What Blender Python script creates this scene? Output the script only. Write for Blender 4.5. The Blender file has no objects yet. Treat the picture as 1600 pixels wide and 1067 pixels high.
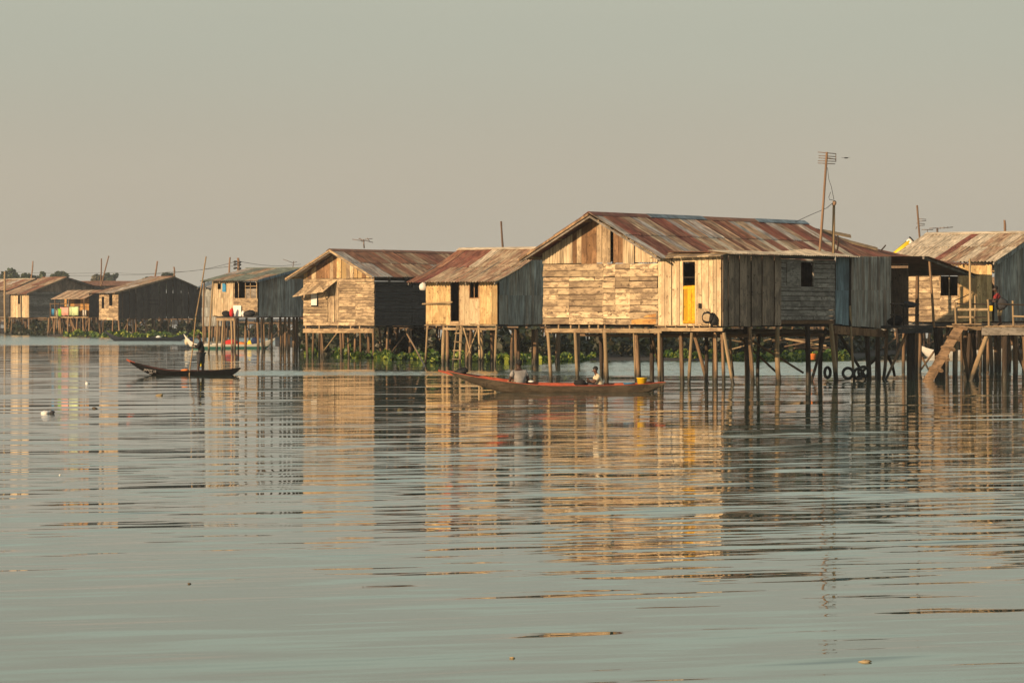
import bpy, math, random
from mathutils import Vector, Quaternion, Matrix
R = random.Random(11)
C = bpy.context.scene.collection
S = bpy.context.scene
# ------------------------------------------------------------ camera, sky, sun, exposure
F = 5400.0        # focal length in photo pixels (photo is 1600 wide)
HC = 2.6          # eye height above the water
HZ = 490.0        # horizon row
cam = bpy.data.cameras.new('camera'); co = bpy.data.objects.new('camera', cam); C.objects.link(co)
cam.sensor_width = 36; cam.lens = 36 * F / 1600; cam.shift_y = -(533.5 - HZ) / 1600
cam.clip_start = 0.5; cam.clip_end = 6000
co.location = (0, 0, HC); co.rotation_euler = (math.radians(90), 0, 0)
S.camera = co
SUN_D = Vector((-0.70, -0.71, 0)).normalized(); SUN_EL = math.radians(13)
w = bpy.data.worlds.new('World'); S.world = w; w.use_nodes = True
nt = w.node_tree; N = nt.nodes; Lk = nt.links
for n in list(N): N.remove(n)
out = N.new('ShaderNodeOutputWorld'); bg = N.new('ShaderNodeBackground'); bg.inputs[1].default_value = 0.1
sky = N.new('ShaderNodeTexSky'); sky.sky_type = 'NISHITA'; sky.sun_disc = False
sky.sun_elevation = SUN_EL; sky.sun_rotation = math.atan2(SUN_D.x, SUN_D.y); sky.dust_density = 6; sky.air_density = 1.5
tc = N.new('ShaderNodeTexCoord'); sx = N.new('ShaderNodeSeparateXYZ'); Lk.new(tc.outputs['Generated'], sx.inputs[0])
cr = N.new('ShaderNodeValToRGB'); Lk.new(sx.outputs[2], cr.inputs[0])
el = cr.color_ramp; el.interpolation = 'EASE'
def SK(r, g, b): return (r, g, b, 1)
el.elements[0].position = 0.0; el.elements[0].color = SK(.59, .53, .42)
el.elements[1].position = 0.45; el.elements[1].color = SK(.37, .42, .41)
for p, c in ((.03, SK(.57, .515, .41)), (.086, SK(.50, .512, .425)), (.12, SK(.60, .68, .56)), (.25, SK(.44, .50, .47))):
    e = el.elements.new(p); e.color = c
mul = N.new('ShaderNodeVectorMath'); mul.operation = 'SCALE'; mul.inputs['Scale'].default_value = 7.85
Lk.new(cr.outputs[0], mul.inputs[0])
nz = N.new('ShaderNodeTexNoise'); nz.inputs['Scale'].default_value = 3; nz.inputs['Detail'].default_value = 2
mp = N.new('ShaderNodeMapping'); mp.inputs['Scale'].default_value = (1, 1, 5); Lk.new(tc.outputs['Generated'], mp.inputs[0]); Lk.new(mp.outputs[0], nz.inputs[0])
mr = N.new('ShaderNodeMapRange'); mr.inputs[3].default_value = .93; mr.inputs[4].default_value = 1.07; Lk.new(nz.outputs[0], mr.inputs[0])
m2 = N.new('ShaderNodeVectorMath'); m2.operation = 'SCALE'; Lk.new(mul.outputs[0], m2.inputs[0]); Lk.new(mr.outputs[0], m2.inputs['Scale'])
mix = N.new('ShaderNodeMixRGB'); mix.inputs[0].default_value = .9
Lk.new(sky.outputs[0], mix.inputs[1]); Lk.new(m2.outputs[0], mix.inputs[2])
Lk.new(mix.outputs[0], bg.inputs[0]); Lk.new(bg.outputs[0], out.inputs[0])
sun = bpy.data.lights.new('sun', 'SUN'); sun.energy = 5.0; sun.angle = math.radians(.6); sun.color = (1, .70, .41)
so = bpy.data.objects.new('sun', sun); C.objects.link(so)
sdir = Vector((SUN_D.x * math.cos(SUN_EL), SUN_D.y * math.cos(SUN_EL), math.sin(SUN_EL)))
so.rotation_mode = 'QUATERNION'; so.rotation_quaternion = sdir.to_track_quat('Z', 'Y'); so.location = (-60, -40, 60)
S.view_settings.view_transform = 'Standard'; S.view_settings.look = 'None'; S.view_settings.exposure = 0.32
S.view_settings.gamma = 1; S.view_settings.use_curve_mapping = False
S.render.engine = 'CYCLES'; S.cycles.max_bounces = 8; S.cycles.volume_bounces = 0

# ------------------------------------------------------------ helpers
def P(px, py, Y):
    return Vector(((px - 800) / F * Y, Y, HC + (HZ - py) / F * Y))
def YW(py): return F * HC / (py - HZ)        # distance of a waterline row
def hexc(c): return (c[0], c[1], c[2], 1)
def newmat(name):
    m = bpy.data.materials.new(name); m.use_nodes = True
    return m, m.node_tree.nodes, m.node_tree.links, m.node_tree.nodes['Principled BSDF']
def noise(N, L, src, scale, detail=3, mapscale=(1, 1, 1), rough=.6):
    mp = N.new('ShaderNodeMapping'); mp.inputs['Scale'].default_value = mapscale; L.new(src, mp.inputs[0])
    n = N.new('ShaderNodeTexNoise'); n.inputs['Scale'].default_value = scale; n.inputs['Detail'].default_value = detail
    n.inputs['Roughness'].default_value = rough; L.new(mp.outputs[0], n.inputs[0]); return n.outputs[0]
def ramp(N, L, src, stops):
    r = N.new('ShaderNodeValToRGB'); e = r.color_ramp
    e.elements[0].position, e.elements[0].color = stops[0][0], hexc(stops[0][1])
    e.elements[1].position, e.elements[1].color = stops[-1][0], hexc(stops[-1][1])
    for p, c in stops[1:-1]:
        q = e.elements.new(p); q.color = hexc(c)
    L.new(src, r.inputs[0]); return r.outputs[0]
def mixc(N, L, f, a, b, mode='MIX'):
    m = N.new('ShaderNodeMixRGB'); m.blend_type = mode
    for i, v in ((0, f), (1, a), (2, b)):
        if isinstance(v, (int, float)): m.inputs[i].default_value = v
        elif isinstance(v, tuple): m.inputs[i].default_value = hexc(v)
        else: L.new(v, m.inputs[i])
    return m.outputs[0]
def maprange(N, L, src, a, b, c, d):
    m = N.new('ShaderNodeMapRange')
    for i, v in enumerate((a, b, c, d)): m.inputs[i + 1].default_value = v
    L.new(src, m.inputs[0]); return m.outputs[0]
def math_(N, L, op, a, b=None):
    m = N.new('ShaderNodeMath'); m.operation = op
    for i, v in ((0, a), (1, b)):
        if v is None: continue
        if isinstance(v, (int, float)): m.inputs[i].default_value = v
        else: L.new(v, m.inputs[i])
    return m.outputs[0]
def bump(N, L, bs, h, dist=.01, s=1):
    b = N.new('ShaderNodeBump'); b.inputs['Distance'].default_value = dist; b.inputs['Strength'].default_value = s
    L.new(h, b.inputs['Height']); L.new(b.outputs[0], bs.inputs['Normal'])

def wood(name, a, b, dark, vert=False, stain=.5, wet=False, rnd=.24):
    """weathered timber: per-board tone, grain along the board, stains and knots"""
    m, N, L, bs = newmat(name)
    t = N.new('ShaderNodeTexCoord').outputs['Object']; oi = N.new('ShaderNodeObjectInfo')
    off = N.new('ShaderNodeVectorMath'); off.operation = 'MULTIPLY_ADD'
    cmb = N.new('ShaderNodeCombineXYZ')
    for i in range(3): L.new(oi.outputs['Random'], cmb.inputs[i])
    L.new(cmb.outputs[0], off.inputs[0]); off.inputs[1].default_value = (37, 53, 71); L.new(t, off.inputs[2])
    src = off.outputs[0]
    ms = (9, 9, .7) if vert else (.7, .7, 9)
    g = noise(N, L, src, 3.2, 6, ms, .7); st = noise(N, L, src, 1.6, 4, (1.2, 1.2, .8) if vert else (.9, .9, 2.2), .65)
    k = noise(N, L, src, 6, 2, (1, 1, 1))
    base = mixc(N, L, oi.outputs['Random'], a, b)
    gm = maprange(N, L, g, .33, .67, 1 - rnd * 1.6, 1 + rnd * .7)
    base = mixc(N, L, 1.0, base, gm, 'MULTIPLY')
    rv = math_(N, L, 'FRACT', math_(N, L, 'MULTIPLY', oi.outputs['Random'], 7.13))
    tone = N.new('ShaderNodeMapRange'); L.new(math_(N, L, 'POWER', rv, 1.5), tone.inputs[0]); tone.inputs[3].default_value = 1.12; tone.inputs[4].default_value = .62
    base = mixc(N, L, 1.0, base, tone.outputs[0], 'MULTIPLY')
    base = mixc(N, L, maprange(N, L, st, .47, .585, 0, stain), base, dark)
    sm = noise(N, L, src, 4, 4, (1.6, 1.6, .5) if vert else (.7, .7, 1.9), .7)
    base = mixc(N, L, maprange(N, L, sm, .525, .62, 0, stain), base, dark)
    base = mixc(N, L, maprange(N, L, k, .64, .70, 0, .8), base, tuple(x * .5 for x in dark))
    if wet:
        pos = N.new('ShaderNodeNewGeometry').outputs['Position']; sp = N.new('ShaderNodeSeparateXYZ'); L.new(pos, sp.inputs[0])
        hgt = math_(N, L, 'ADD', sp.outputs[2], math_(N, L, 'MULTIPLY', noise(N, L, pos, 3, 2), .5))
        wt = maprange(N, L, hgt, .45, .85, 1, 0)
        base = mixc(N, L, wt, base, (.035, .03, .02))
        L.new(maprange(N, L, wt, 0, 1, .9, .35), bs.inputs['Roughness'])
    else: bs.inputs['Roughness'].default_value = .88
    bs.inputs['Specular IOR Level'].default_value = .25
    L.new(base, bs.inputs['Base Color']); bump(N, L, bs, g, .012, .8)
    return m
def tin(name, a, b, rust=(.16, .07, .04), amt=.5, axis=(1, 1, 1), metal=.0, rough=.7):
    m, N, L, bs = newmat(name)
    t = N.new('ShaderNodeTexCoord').outputs['Object']; oi = N.new('ShaderNodeObjectInfo')
    off = N.new('ShaderNodeVectorMath'); off.operation = 'MULTIPLY_ADD'
    cmb = N.new('ShaderNodeCombineXYZ')
    for i in range(3): L.new(oi.outputs['Random'], cmb.inputs[i])
    L.new(cmb.outputs[0], off.inputs[0]); off.inputs[1].default_value = (31, 47, 77); L.new(t, off.inputs[2])
    s1 = noise(N, L, off.outputs[0], 2.2, 5, axis, .7); s2 = noise(N, L, off.outputs[0], 1.1, 3)
    base = mixc(N, L, oi.outputs['Random'], a, b)
    base = mixc(N, L, maprange(N, L, s1, .40, .62, 0, amt), base, rust)
    s3 = noise(N, L, off.outputs[0], 7, 3, axis, .6); base = mixc(N, L, 1.0, base, maprange(N, L, s3, .32, .68, .5, 1.4), 'MULTIPLY')  # streaks along the ribs: dirt, with rib glints and shade painted in
    base = mixc(N, L, 1.0, base, maprange(N, L, s2, .3, .7, .72, 1.15), 'MULTIPLY')
    L.new(base, bs.inputs['Base Color']); bs.inputs['Metallic'].default_value = metal
    L.new(maprange(N, L, s1, .35, .7, rough, .95), bs.inputs['Roughness']); bs.inputs['Specular IOR Level'].default_value = .3
    bump(N, L, bs, s1, .01, .5); return m
def plain(name, c, rough=.7, var=.15, metal=0, spec=.4, scale=6):
    m, N, L, bs = newmat(name)
    t = N.new('ShaderNodeTexCoord').outputs['Object']
    n = noise(N, L, t, scale, 4)
    base = mixc(N, L, 1.0, c, maprange(N, L, n, .3, .7, 1 - var, 1 + var), 'MULTIPLY')
    L.new(base, bs.inputs['Base Color']); bs.inputs['Roughness'].default_value = rough
    bs.inputs['Metallic'].default_value = metal; bs.inputs['Specular IOR Level'].default_value = spec
    return m
def leafmat(name, a, b, c):
    m, N, L, bs = newmat(name)
    g = N.new('ShaderNodeNewGeometry')
    base = ramp(N, L, g.outputs['Random Per Island'], [(0, a), (.6, b), (1, c)])
    L.new(base, bs.inputs['Base Color']); bs.inputs['Roughness'].default_value = .5
    tr = N.new('ShaderNodeBsdfTranslucent'); L.new(base, tr.inputs[0]); mx = N.new('ShaderNodeMixShader'); mx.inputs[0].default_value = .3
    o = N['Material Output']; L.new(bs.outputs[0], mx.inputs[1]); L.new(tr.outputs[0], mx.inputs[2]); L.new(mx.outputs[0], o.inputs[0])
    return m
M = {}
TAN = ((.68, .515, .32), (.42, .31, .195), (.15, .105, .07))
M['plank'] = wood('weathered_plank', *TAN, stain=.75)
M['plank_v'] = wood('weathered_board_upright', *TAN, vert=True, stain=.6)
M['pale_v'] = wood('pale_board_upright', (.74, .59, .37), (.58, .45, .28), (.34, .23, .14), vert=True, stain=.5, rnd=.2)
M['gold_v'] = wood('golden_board_upright', (.74, .54, .27), (.58, .41, .20), (.30, .18, .08), vert=True, stain=.55, rnd=.25)
M['brown_v'] = wood('brown_board_upright', (.36, .21, .11), (.25, .14, .07), (.10, .055, .03), vert=True, stain=.6)
M['gray_v'] = wood('grey_board_upright', (.40, .29, .205), (.27, .20, .145), (.11, .08, .06), vert=True, stain=.6)
M['gray_h'] = wood('grey_plank', (.36, .32, .27), (.24, .21, .18), (.10, .085, .07), stain=.6)
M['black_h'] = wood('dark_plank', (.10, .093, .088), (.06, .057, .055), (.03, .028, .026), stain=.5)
M['black_v'] = wood('dark_board_upright', (.13, .11, .095), (.08, .07, .06), (.04, .034, .03), vert=True, stain=.5)
M['beam'] = wood('beam_wood', (.50, .37, .22), (.38, .27, .16), (.14, .09, .055), stain=.6)
M['stilt'] = wood('stilt_wood', (.36, .235, .135), (.22, .14, .08), (.07, .045, .03), vert=True, stain=.7, wet=True)
M['stilt_pale'] = wood('pale_stilt_wood', (.52, .38, .22), (.36, .26, .15), (.14, .09, .05), vert=True, stain=.5, wet=True)
M['stilt_dark'] = wood('dark_stilt_wood', (.10, .07, .05), (.055, .04, .03), (.02, .016, .012), vert=True, stain=.5, wet=True)
M['ramp'] = wood('ramp_wood', (.26, .17, .10), (.17, .11, .065), (.06, .04, .025), stain=.6)
M['orange_door'] = wood('orange_door_paint', (.74, .43, .02), (.68, .38, .02), (.40, .16, .015), vert=True, stain=.6, rnd=.12)
M['orange_board'] = wood('orange_board', (.60, .34, .11), (.50, .28, .09), (.28, .13, .05), stain=.6)
AX = (1.7, 1.7, .14)  # upright wall streaks: rust, plus rib light and shade put into the colour
M['r_red'] = tin('rust_red_sheet', (.25, .075, .05), (.19, .06, .042), (.36, .24, .15), .4, (2.4, .3, .3)); M['r_red_y'] = tin('rust_red_sheet_y', (.25, .075, .05), (.19, .06, .042), (.36, .24, .15), .4, (.3, 2.4, .3))
M['r_brown'] = tin('rust_brown_sheet', (.30, .125, .07), (.22, .09, .055), (.36, .24, .15), .45, (2.4, .3, .3)); M['r_brown_y'] = tin('rust_brown_sheet_y', (.30, .125, .07), (.22, .09, .055), (.36, .24, .15), .45, (.3, 2.4, .3))
M['r_grey'] = tin('galvanised_sheet', (.56, .53, .46), (.44, .44, .42), (.33, .16, .09), .75, (2.4, .3, .3)); M['r_grey_y'] = tin('galvanised_sheet_y', (.56, .53, .46), (.44, .44, .42), (.33, .16, .09), .75, (.3, 2.4, .3))
M['r_tan'] = tin('stained_tan_sheet', (.52, .41, .27), (.42, .31, .20), (.27, .11, .065), .75, (2.4, .3, .3)); M['r_tan_y'] = tin('stained_tan_sheet_y', (.52, .41, .27), (.42, .31, .20), (.27, .11, .065), .75, (.3, 2.4, .3))
M['r_blue'] = tin('blue_grey_cap', (.24, .30, .34), (.21, .27, .31), (.10, .07, .05), .3, (2.4, .3, .3)); M['r_blue_y'] = tin('blue_grey_cap_y', (.24, .30, .34), (.21, .27, .31), (.10, .07, .05), .3, (.3, 2.4, .3))
M['r_pale'] = tin('pale_sheet', (.70, .60, .45), (.60, .50, .37), (.34, .21, .12), .35, (2.4, .3, .3)); M['r_pale_y'] = tin('pale_sheet_y', (.70, .60, .45), (.60, .50, .37), (.34, .21, .12), .35, (.3, 2.4, .3))
M['r_green'] = tin('green_grey_sheet', (.24, .27, .21), (.20, .23, .20), (.15, .11, .06), .4, (2.4, .3, .3)); M['r_green_y'] = tin('green_grey_sheet_y', (.24, .27, .21), (.20, .23, .20), (.15, .11, .06), .4, (.3, 2.4, .3))
RY = {}
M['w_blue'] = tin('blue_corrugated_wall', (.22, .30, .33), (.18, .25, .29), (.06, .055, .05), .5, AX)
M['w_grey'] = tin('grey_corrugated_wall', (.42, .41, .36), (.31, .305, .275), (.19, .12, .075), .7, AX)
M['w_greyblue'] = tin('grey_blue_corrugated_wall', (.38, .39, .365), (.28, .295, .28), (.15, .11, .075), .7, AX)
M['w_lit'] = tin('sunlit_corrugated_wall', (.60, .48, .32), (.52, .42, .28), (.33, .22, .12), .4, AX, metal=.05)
M['dark_void'] = plain('dark_interior_timber', (.035, .028, .022), .95)
M['black_paint'] = plain('black_hull_paint', (.010, .010, .011), .6, .3, 0, .1)
M['hull_brown'] = wood('brown_hull_wood', (.20, .155, .105), (.15, .115, .08), (.055, .042, .03), stain=.8)
M['hull_red'] = plain('faded_red_paint', (.36, .07, .03), .6, .3)
M['dark_lining'] = plain('dark_red_lining', (.085, .02, .012), .6, .4)
M['hull_navy'] = plain('dark_navy_hull', (.02, .026, .04), .5, .2)
M['hull_white'] = plain('white_hull_paint', (.62, .60, .56), .5, .1)
M['hull_teal'] = plain('teal_hull_paint', (.05, .20, .17), .5, .2)
def twotone():
    m, N, L, bs = newmat('white_over_teal_paint'); t = N.new('ShaderNodeTexCoord').outputs['Object']; sp = N.new('ShaderNodeSeparateXYZ'); L.new(t, sp.inputs[0])
    L.new(mixc(N, L, maprange(N, L, sp.outputs[2], .19, .20, 0, 1), (.04, .17, .15), (.62, .60, .54)), bs.inputs['Base Color']); bs.inputs['Roughness'].default_value = .5; return m
M['hull_two'] = twotone()
M['skin'] = plain('dark_skin', (.052, .026, .016), .5, .1)
M['skin2'] = plain('brown_skin', (.095, .042, .025), .5, .1)
M['hair'] = plain('black_hair', (.008, .007, .007), .8, .1)
def cl(n, c): M[n] = plain(n, c, .85, .22, 0, .2, 9)
for n, c in (('cloth_black', (.016, .015, .016)), ('cloth_grey', (.25, .235, .225)), ('cloth_cream', (.55, .47, .33)), ('cloth_charcoal', (.05, .05, .055)),
             ('cloth_crimson', (.24, .03, .03)), ('cloth_khaki', (.33, .25, .14)), ('cloth_yellow', (.72, .55, .03)), ('cloth_pink', (.68, .33, .27)),
             ('cloth_lime', (.55, .66, .36)), ('cloth_green', (.20, .50, .05)), ('cloth_blue', (.05, .24, .45)), ('cloth_white', (.72, .69, .62)),
             ('cloth_red', (.50, .035, .03)), ('cloth_orange', (.65, .20, .05)), ('cloth_navy', (.02, .035, .09))): cl(n, c)
M['pl_yellow'] = plain('yellow_plastic', (.80, .50, .01), .4, .06)
M['pl_blue'] = plain('blue_plastic', (.04, .22, .42), .4, .06)
M['pl_maroon'] = plain('maroon_plastic', (.09, .03, .025), .4, .06)
M['pl_white'] = plain('white_plastic', (.72, .70, .66), .4, .08)
M['rubber'] = plain('black_rubber', (.012, .012, .012), .7, .2)
M['metal_rod'] = plain('antenna_metal', (.17, .13, .11), .5, .2, .5)
M['pole'] = wood('pole_wood', (.30, .19, .12), (.24, .15, .10), (.10, .06, .04), vert=True)
M['pole_pale'] = wood('bamboo_pole', (.46, .33, .18), (.40, .28, .16), (.18, .11, .06), vert=True)
M['wire'] = plain('wire_black', (.03, .03, .03), .7)
M['excav'] = plain('yellow_machine_paint', (.72, .50, .01), .45, .06)
M['mud'] = plain('dark_mud', (.03, .023, .017), .8, .4, 0, .4, 1.5)
M['litter'] = plain('litter_white', (.55, .53, .48), .6, .2)
M['leaf'] = leafmat('hyacinth_leaf', (.02, .05, .008), (.055, .12, .012), (.36, .40, .05))
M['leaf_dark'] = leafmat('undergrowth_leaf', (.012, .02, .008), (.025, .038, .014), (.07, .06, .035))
M['leaf_tree'] = leafmat('tree_leaf', (.03, .05, .02), (.05, .075, .03), (.07, .10, .04))
M['leaf_dry'] = leafmat('dry_foliage', (.10, .09, .04), (.14, .12, .06), (.08, .10, .04))

def mesh(name, vs, fs, mat, parent=None, smooth=False, mats=None, fm=None):
    me = bpy.data.meshes.new(name); me.from_pydata([tuple(v) for v in vs], [], fs)
    for mm in (mats or [mat]): me.materials.append(mm)
    if fm:
        for p, i in zip(me.polygons, fm): p.material_index = i
    if smooth:
        for p in me.polygons: p.use_smooth = True
    o = bpy.data.objects.new(name, me); C.objects.link(o)
    if parent: o.parent = parent
    return o
def tag(o, label=None, cat=None, group=None, kind=None):
    if label: o['label'] = label
    if cat: o['category'] = cat
    if group: o['group'] = group
    if kind: o['kind'] = kind
    return o
def thing(name, label, cat, loc=(0, 0, 0), rz=0, group=None):
    o = bpy.data.objects.new(name, None); C.objects.link(o); o.location = loc; o.rotation_euler = (0, 0, rz); o.empty_display_size = .3
    return tag(o, label, cat, group)
BOXF = [(0, 1, 2, 3), (7, 6, 5, 4), (0, 4, 5, 1), (1, 5, 6, 2), (2, 6, 7, 3), (3, 7, 4, 0)]
def hexa(name, q, ext, mat, parent, thin=0):
    """quad q (4 points) extruded by vector ext"""
    q = [Vector(p) for p in q]; ext = Vector(ext)
    return mesh(name, q + [p + ext for p in q], BOXF, mat, parent)
def box(name, a, b, mat, parent, j=0):
    x0, y0, z0 = a; x1, y1, z1 = b
    q = [(x0, y0, z0), (x1, y0, z0), (x1, y1, z0), (x0, y1, z0)]
    vs = q + [(x, y, z1) for x, y, _ in q]
    if j: vs = [tuple(c + R.uniform(-j, j) for c in v) for v in vs]
    return mesh(name, vs, [(3, 2, 1, 0), (4, 5, 6, 7), (0, 1, 5, 4), (1, 2, 6, 5), (2, 3, 7, 6), (3, 0, 4, 7)], mat, parent)
# unit poles (shared mesh data): length 1 along z, radius 1, slightly crooked
POLES = {}
def pole_mesh(kind, k):
    if (kind, k) in POLES: return POLES[(kind, k)]
    rr = random.Random(k * 7 + 3); n = 7; ns = 5; vs = []; fs = []
    bx, by = rr.uniform(-.8, .8), rr.uniform(-.8, .8)
    for i in range(ns):
        t = i / (ns - 1); cx = bx * math.sin(math.pi * t) + rr.uniform(-.12, .12); cy = by * math.sin(math.pi * t); r = 1.06 - .18 * t + rr.uniform(-.06, .06)
        for j in range(n):
            a = 2 * math.pi * j / n; vs.append((cx + r * math.cos(a), cy + r * math.sin(a), t))
    for i in range(ns - 1):
        for j in range(n): fs.append((i * n + j, i * n + (j + 1) % n, (i + 1) * n + (j + 1) % n, (i + 1) * n + j))
    fs.append(tuple(range(n - 1, -1, -1))); fs.append(tuple(range((ns - 1) * n, ns * n)))
    me = bpy.data.meshes.new('pole'); me.from_pydata(vs, [], fs)
    for p in me.polygons: p.use_smooth = len(p.vertices) == 4
    me.materials.append(M[kind]); POLES[(kind, k)] = me; return me
def pole(name, p0, p1, r, kind='stilt', parent=None, r2=None):
    p0 = Vector(p0); p1 = Vector(p1); d = p1 - p0
    o = bpy.data.objects.new(name, pole_mesh(kind, R.randrange(6))); C.objects.link(o)
    o.location = p0; o.rotation_mode = 'QUATERNION'; o.rotation_quaternion = d.to_track_quat('Z', 'Y'); o.scale = (r, r2 or r, d.length)
    if parent: o.parent = parent
    return o
def tubes(name, paths, r, mat, parent=None, n=6):
    """several poly-line tubes in one mesh"""
    vs = []; fs = []
    for path in paths:
        path = [Vector(p) for p in path]; b = len(vs)
        for i, p in enumerate(path):
            d = (path[min(i + 1, len(path) - 1)] - path[max(i - 1, 0)]).normalized()
            a = d.orthogonal().normalized(); c = d.cross(a)
            for j in range(n):
                t = 2 * math.pi * j / n; vs.append(p + (a * math.cos(t) + c * math.sin(t)) * r)
        for i in range(len(path) - 1):
            for j in range(n): fs.append((b + i * n + j, b + i * n + (j + 1) % n, b + (i + 1) * n + (j + 1) % n, b + (i + 1) * n + j))
        fs.append(tuple(b + j for j in range(n - 1, -1, -1))); fs.append(tuple(b + (len(path) - 1) * n + j for j in range(n)))
    return mesh(name, vs, fs, mat, parent, True)
def lathe(name, prof, mat, parent, loc=(0, 0, 0), n=16, sq=(1, 1)):
    vs = []; fs = []
    for r, z in prof:
        for j in range(n):
            a = 2 * math.pi * j / n; vs.append((loc[0] + r * math.cos(a) * sq[0], loc[1] + r * math.sin(a) * sq[1], loc[2] + z))
    for i in range(len(prof) - 1):
        for j in range(n): fs.append((i * n + j, i * n + (j + 1) % n, (i + 1) * n + (j + 1) % n, (i + 1) * n + j))
    fs.append(tuple(range(n - 1, -1, -1)))
    if prof[-1][0] > prof[0][0] * 0 + 1e-4 and len(prof) < 99: pass
    return mesh(name, vs, fs, mat, parent, True)
def lump(name, loc, size, mat, parent=None, seed=0, n=10, m=6, amp=.18):
    """irregular soft bundle"""
    rr = random.Random(seed); vs = []; fs = []
    ph = [rr.uniform(0, 6.3) for _ in range(6)]
    for i in range(m + 1):
        th = math.pi * i / m
        for j in range(n):
            a = 2 * math.pi * j / n
            k = 1 + amp * (math.sin(3 * a + ph[0] + th * 2) + math.sin(2 * th + ph[1] + a) + .6 * math.sin(5 * a + ph[2]) * math.sin(3 * th)) * .6
            vs.append((loc[0] + size[0] * k * math.sin(th) * math.cos(a), loc[1] + size[1] * k * math.sin(th) * math.sin(a), loc[2] + size[2] * k * math.cos(th)))
    for i in range(m):
        for j in range(n): fs.append((i * n + j, (i + 1) * n + j, (i + 1) * n + (j + 1) % n, i * n + (j + 1) % n))
    return mesh(name, vs, fs, mat, parent, True)

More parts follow.
